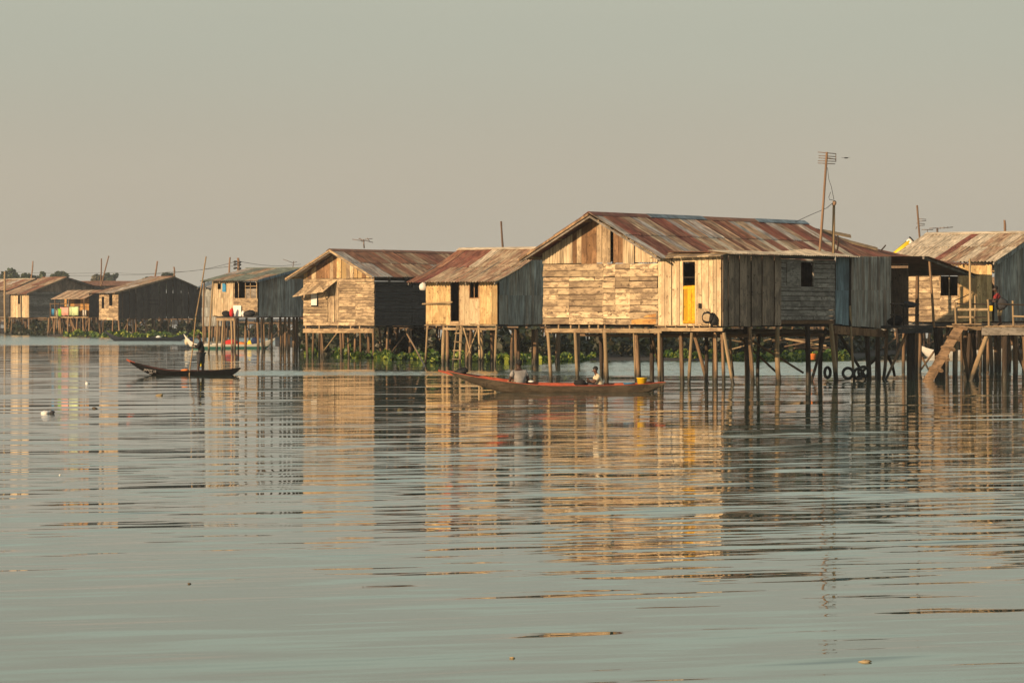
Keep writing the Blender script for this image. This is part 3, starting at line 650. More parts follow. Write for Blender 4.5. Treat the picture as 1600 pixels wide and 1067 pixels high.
# flat lean-to roof over the annex side, with its pale corrugated lip
def sheet_strip(parent, x0, x1, y0, y1, z0, z1, mat, hump=0, per=.17, wd=.9, front=None):
    n = max(1, round((x1 - x0) / wd))
    for k in range(n):
        p = x0 + (x1 - x0) * k / n; q = x0 + (x1 - x0) * (k + 1) / n + .04; m_ = int((q - p) / per * 4); vs = []; fs = []
        for i in range(m_ + 1):
            x = p + (q - p) * i / m_; o = .02 * math.sin(2 * math.pi * x / per) + .012 * (k % 2); t = (x - x0) / (x1 - x0)
            hb = hump * max(0, 1 - abs(t - .74) / .26)
            vs += [(x, y0, z0 + o), (x, (y0 + y1) / 2, (z0 + z1) / 2 + o + hb * .5), (x, y1, z1 + o + hb)]
        for i in range(m_):
            for b in (0, 1): fs.append((3 * i + b, 3 * i + 3 + b, 3 * i + 4 + b, 3 * i + 1 + b))
        mesh('roof_sheet', vs, fs, M[mat], parent, True)
sheet_strip(e, -.1, SXX(1326) + .2, -.45, .55, 4.80, 4.93, 'r_pale', hump=.14)
sheet_strip(e, -.1, SXX(1326) + .2, .57, yA - .5, 4.86, 4.90, 'r_brown')
box('eave_beam', (0, -.05, 4.74), (xb, .03, 4.79), M['gray_h'], e)
# long timbers lying on the far end of the roof are separate things
for (a, b, lb) in (((1290, 371), (1372, 392), 'long weathered board lying along the far slope of the striped roof'), ((1283, 363), (1330, 372), 'short board lying near the ridge end of the striped roof')):
    pa, pb = P(*a, 142.8), P(*b, 143.4)
    tag(hexa('roof_board', [pa, pb, pb + Vector((0, .25, .10)), pa + Vector((0, .25, .10))], (0, 0, .05), M['beam'], None), lb, 'timber')
# facade beam and posts
yB0, yB1 = FY(1034, -.12), FY(853, -.12)
hm = (yB0 + yB1) / 2
for a, b in ((yB0, hm - .01), (hm + .01, yB1)): box('beam', (-.14, a, 1.88), (-.06, b, 2.04), M['beam'], e, .006)
for px in (873, 892, 905, 921, 935, 945, 984): 
    h = FY(px, -.1); box('joist_end', (-.12, h - .03, 2.042), (-.05, h + .03, 2.17), M['beam'], e)
yC0, yC1 = FY(1130, -.2), FY(1032, -.2)
hc_ = (yC0 + yC1) / 2
for a, b in ((yC0, hc_ - .01), (hc_ + .01, yC1 - .05)): box('beam', (-.26, a, 1.95), (-.18, b, 2.08), M['beam'], e, .006)
for px in (1041, 1057, 1074, 1085, 1094, 1110): 
    h = FY(px, -.2); box('joist_end', (-.25, h - .025, 2.082), (-.14, h + .025, 2.17), M['beam'], e)
# floor strip planks
box('deck_edge', (-.2, .1, 2.135), (0, yA - .1, 2.165), M['beam'], e)
# stilts seen in the picture: (column at top, column at water, local x, radius, kind)
def st(pxt, pxw, x, r, kind, ztop=1.9, zb=-1.2):
    yt = FY(pxt, x); yw = FY(pxw, x); k = (ztop - zb) / ztop
    pole('stilt', (x, yt + (yw - yt) * k, zb), (x, yt, ztop), r, kind, e)
for a in ((856, 860, -.1, .075, 'stilt_pale'), (899, 903, -.1, .075, 'stilt_pale'), (945, 947, -.1, .085, 'stilt_pale'), (990, 993, -.02, .03, 'stilt_pale'), (994, 998, .3, .12, 'stilt'), (1030, 1031, -.1, .07, 'stilt_pale'),
          (1064, 1067, .6, .09, 'stilt'), (1081, 1077, -.2, .065, 'stilt_pale'), (1131, 1146, -.2, .07, 'stilt_pale'), (1117, 1117, .9, .09, 'stilt'), (1128, 1130, .3, .07, 'stilt'), (1084, 1104, .8, .075, 'stilt')):
    st(*a)
for (pxt, pxw, y, r, kind, zt) in ((1165, 1166, .6, .10, 'stilt_dark', 2.1), (1171, 1176, .0, .085, 'stilt', 2.1), (1215, 1221, 0, .1, 'stilt_pale', 2.1), (1262, 1263, .2, .11, 'stilt_dark', 2.1), (1298, 1306, -.05, .1, 'stilt_pale', 2.2), (1354, 1357, .1, .11, 'stilt_dark', 2.0), (1371, 1372, .2, .1, 'stilt_dark', 1.9), (1386, 1378, -.05, .07, 'stilt', 1.95), (1328, 1335, -.1, .05, 'stilt_pale', 2.9)):
    xt = SXX(pxt, y); xw = SXX(pxw, y); k = (zt + 1.2) / zt
    pole('stilt', (xt + (xw - xt) * k, y, -1.2), (xt, y, zt), r, kind, e)
H.stilts([(x + R.uniform(-.3, .3), y + R.uniform(-.3, .3)) for x in (3.4, 7.6, 12.0) for y in (2.6, 5.0, 7.4)], .085, 'stilt_dark')
for (a, b) in ((((1290), 2.0), ((1268), .0)), ((1307, 2.0), (1357, -.1)), ((1372, .9), (1340, .1)), ((1388, .9), (1398, .1))):
    H.brace((SXX(a[0], .4), .4, a[1]), (SXX(b[0], .4), .4, b[1]), .065, 'stilt_dark')
for a, b in (((3, 1.5, 1.9), (5.4, 2.8, .2)), ((6, 3, 1.9), (8, 1.2, .3)), ((2.4, 4.6, 1.8), (4.6, 5.6, 0)), ((9, 5, 1.9), (11, 4, .1)), ((1.5, 6.2, 1.9), (2.6, 6.9, .1))):
    H.brace(a, b, .05, 'stilt')
for y in (1.2, 4.6, 7.7): pole('beam', (.2, y, 1.9), (14.3, y, 1.9), .07, 'stilt', e)
for x in (2.5, 7.6, 12.3): pole('beam', (x, .1, 1.78), (x, yL, 1.78), .06, 'stilt', e)

# ---- rear porch of the main house: roof, deck, railing
pe = e
x0, x1 = xc + .1, xc + 4.4
zz0, zz1 = 4.86, 4.15
n = 5
for k in range(n):
    p = k / n; q = (k + 1) / n + .03
    vs = []; fs = []
    for i in range(13):
        t = i / 12; yy = -1.7 + (yA + 1.2 + 1.7) * t; o = .02 * math.sin(t * 80)
        for c in (p, q):
            vs.append((x0 + (x1 - x0) * c, yy, zz0 + (zz1 - zz0) * c + o + .012 * (k % 2)))
    for i in range(12): fs.append((2 * i, 2 * i + 2, 2 * i + 3, 2 * i + 1))
    mesh('roof_sheet', vs, fs, M['r_brown'], e, True)
hexa('eave_beam', [(x0, -1.5, zz0 - .1), (x1, -1.5, zz1 - .1), (x1, -1.5, zz1 - .01), (x0, -1.5, zz0 - .01)], (0, .08, 0), M['gray_h'], e)
pp0 = H.sx(1452, -1.45); pp1 = H.sx(1459, -1.45)
pole('porch_post', (pp1, -1.45, 2.1), (pp0, -1.45, zz0 + (zz1 - zz0) * (pp0 - x0) / (x1 - x0) - .02), .055, 'stilt', e)
dk0, dk1 = H.sx(1386, -.3), H.sx(1438, -.3)
box('deck', (dk0, -.9, 2.02), (dk1, 2.4, 2.12), M['black_h'], e); box('beam', (dk0, -.86, 1.82), (dk1, -.76, 2.015), M['black_h'], e)
for px in (1397, 1412, 1434): pole('railing_post', (H.sx(px, -.8), -.8, 2.1), (H.sx(px, -.8), -.8, 3.05 if px < 1430 else 3.15), .035, 'stilt_dark' if px < 1430 else 'stilt', e)
for z_ in (2.55, 2.98): pole('railing', (H.sx(1392, -.8), -.8, z_), (H.sx(1436, -.8), -.8, z_), .03, 'stilt_dark', e)
for (pxt, pxw, r, kd) in ((1421, 1422, .14, 'stilt_dark'), (1427, 1427, .09, 'stilt_dark')):
    pole('stilt', (H.sx(pxw, -.6), -.6, -1.2), (H.sx(pxt, -.6), -.6, 2.0), r, kd, e)
pole('brace', (H.sx(1416, -.7), -.7, 1.8), (H.sx(1382, -.7), -.7, -.1), .06, 'stilt', e)
lump_c = H.e.matrix_world
def wpt(Hs, x, y, z): return Vector((Hs.X + x * Hs.v.x + y * Hs.u.x, Hs.Y + x * Hs.v.y + y * Hs.u.y, z))
tag(lump('dark_cloth', wpt(H, H.sx(1420, -.8), -.8, 2.96), (.35, .1, .12), M['cloth_charcoal'], None, 3), 'dark cloth draped over the railing of the rear porch', 'cloth')
tag(lump('bundle', wpt(H, H.sx(1400, -.4), -.4, 2.3), (.3, .25, .2), M['cloth_black'], None, 4), 'black bundle on the deck of the rear porch', 'bundle')

# ---- things at the orange door
w_ = lambda px, x, z: wpt(H, x, FY(px, x), z)
bd = thing('leaning_board', 'square plywood board leaning on the wall beside the orange door', 'board')
pa, pb = w_(1090, -.09, 0), w_(1108, -.09, 0)
hexa('board', [(pa.x, pa.y, 2.24), (pb.x, pb.y, 2.24), (pb.x, pb.y + .05, 2.78), (pa.x, pa.y + .05, 2.78)], (.02, -.03, 0), M['pale_v'], bd)
gp = w_(1115, -.12, 2.36)
g = thing('wire_basket', 'dark basket of tangled net and wire on the ledge right of the orange door', 'basket')
lump('sack', gp, (.18, .14, .22), M['rubber'], g, 5, amp=.3)
tubes('coil', [[(gp.x - .25 + .18 * math.cos(t * .5 + k), gp.y - .16, gp.z + .1 + (.16 + .03 * k) * math.sin(t * .5 + k)) for t in range(13)] for k in range(3)], .018, M['rubber'], g)
tag(tubes('bottle', [[w_(1093, -.12, 2.79), w_(1093, -.12, 2.98)]], .045, M['rubber'], None), 'black bottle standing on the leaning plywood board', 'bottle')

# ------------------------------------------------------------ right-hand house (roof slopes towards the sun)
H1 = House('stilt_house', 'right-hand house with pale tin roof slope, wide dark doorway and corrugated gable', 1551, 151.0, 35, 2.25)
yl = H1.fy(1408); zt1 = H1.z(413, 0, 1)
do0, do1 = H1.fy(1497), H1.fy(1470); dz0, dz1 = H1.z(462, 0, 2), H1.z(416, 0, 2)
H1.planks_h('f', do1, yl, H1.z(503, 0, 3), zt1, 10, 'plank', joints=(do1 + 1.1,))
H1.planks_h('f', do0, do1, H1.z(503, 0, 3), dz0, 4, 'plank')
H1.planks_v('f', .02, do0, H1.z(503, 0, 0), zt1, .25, 'gold_v')
H1.frame('f', do0, do1, dz0, dz1, 'beam', .07, bars=((do0 + do1) / 2,))
zr1 = 6.16; rr1 = 3.6
gt = lambda h: zr1 - .32 * abs(h - rr1) - .06
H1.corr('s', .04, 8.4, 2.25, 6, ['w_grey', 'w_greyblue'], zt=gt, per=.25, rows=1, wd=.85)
for k in range(2):
    xx = (rr1, -.3) if k == 0 else (rr1, 8.7)
    hexa('bargeboard', [(rr1, -.36, zr1 + .0), (rr1, -.32, zr1 + .0), (rr1, -.32, zr1 - .2), (rr1, -.36, zr1 - .2)], (xx[1] - rr1, 0, -.32 * abs(xx[1] - rr1)), M['w_greyblue'], H1.e)
H1.shell(8.4, yl, 4.3)
H1.roof('y', rr1, zr1, -.4, yl + .6, -.6, 9, .32, .32, ['TPTTPPRPPPPP', 'PTTPTTRPPPPP'], None, 2, cap=('P',), per=.17)
box('beam', (-.05, 0, 2.02), (.05, yl, 2.14), M['black_h'], H1.e)
H1.grid(.1, 8.2, .2, yl - .1, 4, 6, r=.09)
H1.brace((.1, 2, 2), (.1, 3.6, .1), .05); H1.brace((.1, 4.4, 2), (.1, 3.2, .1), .05)

# ------------------------------------------------------------ house with ladder (middle)
H2 = House('stilt_house', 'middle house with open dark doorway, small window and ladder down to the water', 778, 173.0, 35, 2.03)
yl = H2.fy(666); zt2 = H2.z(434, 0, 1); z0 = H2.z(507, 0, 1)
d0, d1 = H2.fy(718), H2.fy(705)
H2.planks_v('f', d1, yl, z0, zt2, .42, 'gold_v')
H2.planks_v('f', H2.fy(750), d0, z0, zt2, .28, 'pale_v', holes=((H2.fy(748), H2.fy(735), H2.z(465, 0, 1), H2.z(440, 0, 1)),))
H2.planks_v('f', .02, H2.fy(750), z0, zt2, .42, 'gold_v')
H2.frame('f', H2.fy(748), H2.fy(735), H2.z(465, 0, 1), H2.z(440, 0, 1), 'brown_v', .05, bars=(H2.fy(741.5),))
H2.frame('f', d0, d1, z0, zt2 - .03, 'beam', .05, name='door_frame')
box('threshold', (-.06, d0 + .01, z0 + .0), (.0, d1 - .01, z0 + .16), M['beam'], H2.e)
zr2 = H2.z(389, 3.4, 0); rr2 = 3.9
sl2 = (zr2 - zt2 - .02) / rr2
gt2 = lambda h: zr2 - sl2 * abs(h - rr2) - .05
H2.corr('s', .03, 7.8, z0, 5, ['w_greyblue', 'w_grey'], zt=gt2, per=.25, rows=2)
H2.shell(7.8, yl, zt2 - .1)
H2.roof('y', rr2, zr2, -.35, yl + .7, -.75, 8.4, sl2, sl2, ['TTTTTPRRRB', 'TTTTTTTTRB'], None, 2, cap=('P',), curve=.12)
for a, b in ((0, d0 - .02), (d0, yl * .75)): box('beam', (-.1, a, z0 - .28), (-.03, b, z0 - .17), M['beam'], H2.e, .006)
box('deck_edge', (-.15, 0, z0 - .06), (0, yl, z0 - .02), M['beam'], H2.e)
for px in (670, 683, 700, 717): h = H2.fy(px); box('joist_end', (-.08, h - .03, z0 - .168), (-.02, h + .03, z0 - .062), M['beam'], H2.e)
def st2(Hh, pxt, pxw, x, r, kind, zt): 
    yt = Hh.fy(pxt, x); yw = Hh.fy(pxw, x); k = (zt + 1.2) / zt
    pole('stilt', (x, yt + (yw - yt) * k, -1.2), (x, yt, zt), r, kind, Hh.e)
for a in ((668, 664, -.05, .06), (694, 693, 0, .1), (720, 719, -.05, .06), (748, 749, -.05, .07), (776, 774, -.05, .07), (752, 752, 1, .1)): st2(H2, *a, 'stilt_pale', z0 - .05)
H2.grid(1.6, 7.6, .2, yl - .2, 4, 4, r=.1)
for a, b in (((724, 512), (735, 552)), ((747, 512), (729, 559))):
    H2.brace((-.1, H2.fy(a[0], -.1), H2.z(a[1], 0, 1.5)), (-.1, H2.fy(b[0], -.1), H2.z(b[1], 0, 1.5)), .04, 'stilt_pale')
lad = thing('ladder', 'rough wooden ladder from the dark doorway down into the water', 'ladder')
A = [P(714, 510, 173.6), P(722, 510, 173.4)]; B = [P(706, 573, 171), P(718, 573, 170.8)]
for i in (0, 1): pole('rail', B[i] + Vector((0, 0, -.5)), A[i], .045, 'stilt_pale', lad)
for t in (.18, .4, .62, .82): pole('rung', B[0].lerp(A[0], t) + Vector((-.05, 0, 0)), B[1].lerp(A[1], t) + Vector((.05, 0, 0)), .035, 'stilt_pale', lad)
hj = thing('hanging_jug', 'white plastic jug hanging on the left corner of the middle house', 'jug', P(662, 448, 176.6))
lathe('jug_body', [(.04, -.2), (.2, -.16), (.24, 0), (.2, .12), (.08, .2), (.06, .26)], M['pl_white'], hj)
tubes('cord', [[(0, 0, .24), (.1, 0, .5)]], .012, M['wire'], hj)
rp = thing('porch_rail', 'thin horizontal pole nailed across the left of the middle house', 'rail')
pole('rail_pole', P(660, 475, 175.6), P(707, 472, 174.0), .04, 'stilt_pale', rp)

# ------------------------------------------------------------ gabled plank house with shutter awning
H3 = House('stilt_house', 'gabled plank house with brown tin roof, propped awning and plank door', 585, 200.0, 35, 1.85)
z0 = H3.z(509, 0, 0); zg3 = H3.z(435, 0, 0); yl = H3.fy(475); yr3 = yl / 2; zr3 = 6.25; sl3 = .50
rt3 = lambda h: zr3 - .04 - sl3 * abs(h - yr3)
d0, d1 = H3.fy(529.5), H3.fy(512.5); dz0 = H3.z(503, 0, 2); dz1 = H3.z(441, 0, 2)
w0, w1 = H3.fy(498), H3.fy(487); wz0, wz1 = H3.z(477, 0, 3), H3.z(453, 0, 3)
H3.planks_h('f', 0, yl, z0, zg3, 15, 'plank', joints=(H3.fy(556), d0, d1), holes=((d0, d1, dz0, dz1), (w0, w1, wz0, wz1)), j=.02)
H3.planks_v('f', 0, yl, zg3 + .01, 6, .3, ['plank_v', 'brown_v', 'gold_v'], zt=rt3)
H3.planks_v('f', d0 + .03, d1 - .02, dz0, dz1, .16, 'plank_v', name='door')
H3.frame('f', d0, d1, dz0, dz1, 'plank', .05, name='door_frame')
box('shutter', (-.06, w0 + .1, wz0), (-.03, w1, wz1), M['pl_white'], H3.e)
aw0, aw1 = H3.fy(528), H3.fy(480)
for k in range(5):
    a = aw0 + (aw1 - aw0) * k / 5; b = aw0 + (aw1 - aw0) * (k + 1) / 5
    za = H3.z(437, 0, 2) - .06 * k
    hexa('awning_board', [(-.95, a + .35, za - .72), (-.95, b + .35, za - .76), (.0, b, za - .04), (.0, a, za)], (0, 0, .03 + .005 * (k % 2)), M['plank'], H3.e)
H3.brace((-.05, H3.fy(511), H3.z(468, 0, 2)), (-.85, H3.fy(504, -.85), H3.z(450, 0, 2)), .03, 'stilt_pale')
H3.brace((-.05, H3.fy(474), H3.z(468, 0, 2)), (-.85, H3.fy(468, -.85), H3.z(455, 0, 2)), .03, 'stilt_pale')
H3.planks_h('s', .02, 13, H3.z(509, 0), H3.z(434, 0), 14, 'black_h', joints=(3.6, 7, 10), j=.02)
H3.shell(13.2, yl, zg3 - .1)
H3.roof('x', yr3, zr3, -.9, 14.2, yr3 - (yl / 2 + .55), yr3 + (yl / 2 + .75), sl3, sl3, ['GBBBTBBTBRBTBBBB', 'GGBTBTTBGTBBBTBB'], None, 2, cap=('B', 'B', 'B'))
for sg, c in ((1, yl / 2 + .7), (-1, yl / 2 + .5)):
    hexa('bargeboard', [(-.92, yr3, zr3 - .04), (-.86, yr3, zr3 - .04), (-.86, yr3, zr3 + .07), (-.92, yr3, zr3 + .07)], (0, sg * c, -sl3 * c), M['beam'], H3.e)
for a, b in ((0, yl / 2 - .01), (yl / 2, yl)): box('beam', (-.1, a, z0 - .42), (-.02, b, z0 - .18), M['beam'], H3.e, .01)
for px in (479, 500, 529, 549, 563): h = H3.fy(px); box('joist_end', (-.08, h - .04, z0 - .178), (-.02, h + .04, z0 - .002), M['beam'], H3.e)
for px, pw, x, r in ((479, 481, 0, .09), (502, 505, .1, .06), (532, 533, .1, .09), (563, 564, 0, .07), (583, 583, -.05, .08), (490, 489, 1.6, .07), (500, 500, 2.2, .08), (543, 545, 1.2, .07), (554, 555, 1.5, .06), (575, 577, .9, .07)): st2(H3, px, pw, x, r, 'stilt', z0 - .2)
H3.grid(1.4, 12.8, .1, yl - .2, 6, 3, r=.085, lean=.12, ztop=z0 - .1)
H3.brace((-.05, H3.fy(527), z0 - .45), (-.05, H3.fy(507), .45), .04, 'stilt_pale')
for a, b in (((3.4, .0, 1.7), (1.4, -.1, .25)), ((5, 0, 1.6), (7.2, -.3, -.3)), ((8, 0, 1.8), (10, 0, .3)), ((6.4, 0, .2), (9, 0, 1.7))): H3.brace(a, b, .045)
pole('brace', P(635, 520, 203), P(667, 578, 170), .05, 'stilt', None)
bpy.context.scene.collection.objects[-1].name = 'leaning_pole'
tag(bpy.context.scene.collection.objects[-1], 'long pole leaning into the water left of the ladder house', 'pole')

# ------------------------------------------------------------ corrugated house with frame window and porch goods
H4 = House('stilt_house', 'corrugated tin house with framed window, blue cloth and small cluttered porch', 403, 242.0, 35, 2.4)
z0 = H4.z(494, 0, 0); zt4 = H4.z(437, 0, 0); yl = H4.fy(333)
wa, wb = H4.fy(401), H4.fy(367); wz0, wz1 = H4.z(466, 0, 1), H4.z(440, 0, 1)
wc, wd = H4.fy(347), H4.fy(341)
H4.corr('f', wb + .1, yl, z0 - .0, zt4, 'w_lit', holes=((wc, wd, H4.z(453, 0, 3), H4.z(443, 0, 3)),), rows=2, per=.17)
H4.planks_h('f', .02, wb + .08, z0, wz0, 4, ['plank', 'orange_board'])
H4.planks_h('f', .02, wb + .08, wz1, zt4, 1, 'plank')
H4.frame('f', wa, wb, wz0, wz1, 'beam', .06, bars=(wa + .55, wa + 1.0, wb - .35))
box('window_rail', (-.03, wa, H4.z(448, 0, 1)), (-.01, wa + .97, H4.z(448, 0, 1) + .06), M['beam'], H4.e)
box('window_screen', (.02, wa + .02, wz0), (.03, wa + 1.0, wz1 - .5), M['gray_h'], H4.e)
rr4 = 4.5; zr4 = H4.z(420, 4, 0); sl4 = (zr4 - zt4) / rr4
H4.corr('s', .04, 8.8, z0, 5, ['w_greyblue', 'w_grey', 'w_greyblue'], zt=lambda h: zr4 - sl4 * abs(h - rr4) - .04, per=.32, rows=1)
H4.shell(8.8, yl, zt4 - .1)
H4.roof('y', rr4, zr4, -.4, yl + .6, -.7, 9.3, sl4, sl4, ['VVTVG', 'TVVTV'], None, 2, cap=('V',))
hexa('bargeboard', [(rr4, -.42, zr4 + .08), (rr4, -.40, zr4 + .08), (rr4, -.40, zr4 - .1), (rr4, -.42, zr4 - .1)], (-rr4 - .5, 0, -sl4 * (rr4 + .5)), M['r_blue'], H4.e)
box('porch_deck', (-1.3, H4.fy(402, -1.3), z0 - .12), (-.02, H4.fy(338, -1.3), z0 - .05), M['black_h'], H4.e)
box('beam', (-1.32, H4.fy(366, -1.3), z0 - .32), (-1.22, H4.fy(338, -1.3), z0 - .125), M['beam'], H4.e)
for px, pw, r in ((341, 339, .09), (349, 347, .08), (361, 362, .07), (366, 367, .07)): st2(H4, px, pw, -1.25, r, 'stilt_pale', z0 - .13)
for px, pw, x, r in ((385, 384, .2, .1), (402, 404, .1, .1), (412, 413, .6, .08), (352, 351, .3, .07), (372, 372, 1.5, .06)): st2(H4, px, pw, x, r, 'stilt', z0 - .1)
for px, pw in ((425, 430), (446, 449), (438, 438), (459, 459), (468, 469), (452, 452), (464, 464)):
    y_ = R.uniform(0, 1); xt = H4.sx(px, y_); pole('stilt', (xt, y_, -1.2), (xt, y_, z0 - .05), R.uniform(.07, .12), 'stilt', H4.e)
H4.grid(2.5, 8.6, 2, yl - .1, 3, 2, kind='stilt_dark', lean=.12, r=.08, ztop=z0 - .1)
H4.brace((5, .1, 2), (7, .1, .6), .05); H4.brace((7.4, .1, 2.1), (5.2, .1, .8), .05)
w4 = lambda px, x, z: wpt(H4, x, H4.fy(px, x), z)
for (nm, px, s_, mt, lb, ct) in (('red_bag', 362, (.16, .14, .32), 'cloth_red', 'red bag standing on the porch of the corrugated house', 'bag'), ('dark_bundle', 354, (.35, .2, .22), 'cloth_black', 'dark bundle beside the red bag on the porch', 'bundle'), ('white_drum', 380, (.14, .14, .22), 'pl_white', 'small white drum on the porch of the corrugated house', 'drum'), ('net_heap', 390, (.42, .2, .25), 'rubber', 'black heap of nets on the porch under the framed window', 'net')):
    tag(lump(nm, w4(px, -.7, z0 - .05 + s_[2] * .9), s_, M[mt], None, len(nm), amp=.12), lb, ct)
q = [w4(365, -.2, z0), w4(377, -.2, z0), w4(377, -.1, z0 + .75), w4(365, -.1, z0 + .75)]
tag(hexa('white_board', q, (-.02, -.02, 0), M['pl_white'], None), 'white board leaning on the wall behind the red bag', 'board')
q = [w4(348, -.08, H4.z(456, 0, 3)), w4(353, -.08, H4.z(456, 0, 3)), w4(353, -.08, H4.z(443, 0, 3)), w4(348, -.08, H4.z(443, 0, 3))]
tag(hexa('blue_cloth', q, (-.03, -.02, 0), M['cloth_blue'], None), 'blue cloth hanging on the sunlit tin wall', 'cloth')

# ------------------------------------------------------------ far left houses
H5 = House('stilt_house', 'big dark plank house on the left with short sunlit plank front', 185, 390.0, 41, 2.3)
z0 = H5.z(499, 0, 0); zt5 = H5.z(456, 0, 0); yl = H5.fy(155.5)
H5.planks_h('f', 0, yl, H5.z(500, 0, 0), zt5, 12, 'plank', holes=((H5.fy(176), H5.fy(171), H5.z(476, 0, 1), H5.z(462, 0, 1)), (H5.fy(163), H5.fy(159.5), H5.z(481, 0, 2), H5.z(464, 0, 2))), joints=(yl * .5,))
L5 = H5.sx(320); rr5 = L5 * .62; zr5 = H5.z(433, rr5, 0); s5a = (zr5 - zt5) / rr5; 
gt5 = lambda h: zr5 - (s5a if h < rr5 else .30) * abs(h - rr5) - .05
H5.planks_v('s', .02, L5, H5.z(498, 3), 9, .55, 'black_v', zt=gt5, step=.06)
for zz in (476, 470): box('window_slat', (H5.sx(232), -.1, H5.z(zz, 4)), (H5.sx(246), -.04, H5.z(zz, 4) + .12), M['dark_void'], H5.e)
H5.shell(L5, yl, zt5 - .1)
H5.roof('y', rr5, zr5, -.3, yl + .5, -.9, L5 + .8, s5a, .30, ['TTTGT', 'TGTTB'], None, 2, cap=('B',), per=.25)
hexa('bargeboard', [(rr5, -.36, zr5 + .12), (rr5, -.32, zr5 + .12), (rr5, -.32, zr5 - .1), (rr5, -.36, zr5 - .1)], (-rr5 - .9, 0, -s5a * (rr5 + .9)), M['plank'], H5.e)
H5.grid(.1, L5, .1, yl - .1, 8, 2, r=.09, jit=.5, lean=.15)
for k in range(5): x_ = R.uniform(1, L5 - 2); H5.brace((x_, .1, 2), (x_ + R.uniform(-2, 2), .1, .2), .08)
for (px, y_, sz, lb) in ((158, 455, (.28, .2, .35), ''),): pass

H6 = House('stilt_house', 'far left house with narrow sunlit board front and dark plank gable side', 45.5, 425.0, 41, 2.2)
z0 = H6.z(496, 0, 0); zt6 = H6.z(457, 0, 0); yl = H6.fy(17)
H6.planks_v('f', 0, yl, z0, zt6, .35, 'pale_v', holes=((H6.fy(31.5), H6.fy(28.5), H6.z(475, 0, 1), H6.z(462, 0, 1)),))
L6 = H6.sx(158); rr6 = H6.sx(101); zr6 = H6.z(434, rr6, 0); s6a = (zr6 - zt6) / rr6
gt6 = lambda h: zr6 - (s6a if h < rr6 else .22) * abs(h - rr6) - .05
H6.planks_h('s', .02, L6, z0, H6.z(456, 0, 0), 12, 'gray_h', joints=(4, 9, 13))
H6.planks_v('s', .02, L6, H6.z(456, 0, 0) + .02, 9, .6, 'gray_v', zt=gt6)
H6.shell(L6, yl, zt6 - .1)
H6.roof('y', rr6, zr6, -.4, yl + .6, -.8, L6 + .8, s6a, .22, ['TBT', 'BTT'], None, 2, cap=('B',), per=.25)
hexa('bargeboard', [(rr6, -.46, zr6 + .12), (rr6, -.42, zr6 + .12), (rr6, -.42, zr6 - .1), (rr6, -.46, zr6 - .1)], (-rr6 - .8, 0, -s6a * (rr6 + .8)), M['plank'], H6.e)
H6.grid(.1, L6, .1, yl - .1, 7, 2, r=.09, jit=.4, lean=.15)
H7 = House('stilt_house', 'dark wooden house cut off by the left edge of the picture', 15, 440.0, 40, 2.3)
H7.planks_h('f', 0, 4, 2.3, 5.6, 8, 'black_h'); H7.planks_h('s', 0.02, 8, 2.3, 5.6, 10, 'black_h')
H7.shell(8, 4, 5.5); H7.roof('y', 4, 7.0, -.5, 4.6, -.7, 8.7, .32, .32, ['TBGTB', 'BTTBG'], None, 2, cap=('P',), per=.25); H7.grid(.1, 8, .1, 3.9, 4, 3, r=.12)

# porch shack with washing
H8 = House('porch_shack', 'low shack with tin awning, orange board wall and washing on its deck', 139, 400.0, 41, 2.2, cat='shack')
yl = H8.fy(78)
zf8 = H8.z(495, 0, 2)
box('deck', (0, .0, zf8 - .12), (1.6, yl, zf8), M['beam'], H8.e)
x8 = H8.sx(155)
H8.planks_v('s', .0, x8, zf8, H8.z(458, 0), .4, 'black_v')
H8.planks_v('F1.5', .2, H8.fy(108, 2.2), zf8, H8.z(462, 0), .35, ['orange_board', 'brown_v'])
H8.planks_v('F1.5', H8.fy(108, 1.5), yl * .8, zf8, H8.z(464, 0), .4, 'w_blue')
box('back_wall', (1.56, 0.05, zf8), (1.6, yl, H8.z(462, 0)), M['black_h'], H8.e)
for k in range(5):
    a = -.3 + (yl * .82 + .3) * k / 5; b = -.3 + (yl * .82 + .3) * (k + 1) / 5 + .05
    hexa('roof_sheet', [(-.9, a, H8.z(463, 0) - .28), (-.9, b, H8.z(463, 0) - .34), (x8 + .1, b, H8.z(454, 0)), (x8 + .1, a, H8.z(454, 0) + .06)], (0, 0, .04 + .01 * (k % 2)), M['r_tan'], H8.e)
for h in (.05, yl * .4, yl * .75): pole('porch_post', (-.7, h, zf8), (-.7, h, H8.z(464, 0) - .25), .07, 'stilt', H8.e)
for h in (yl * .78, yl * .99): pole('railing_post', (0, h, zf8 - .1), (0, h, zf8 + 1.6), .06, 'stilt', H8.e)
for z_ in (.9, 1.5): pole('railing', (0, yl * .5, zf8 + z_), (0, yl, zf8 + z_), .05, 'stilt', H8.e)
H8.grid(.1, 1.6, 0, yl, 3, 8, r=.1, jit=.3, ztop=zf8 - .1, lean=.2)
for k in range(22):
    h = R.uniform(0, yl); x_ = R.uniform(-.2, 1.5); H8.brace((x_, h, zf8 - .15), (x_ + R.uniform(-.5, .5), h + R.uniform(-1.2, 1.2), -.3), R.uniform(.05, .1), R.choice(['stilt', 'stilt_dark']))
w8 = lambda px, x, z: wpt(H8, x, H8.fy(px, x), z)
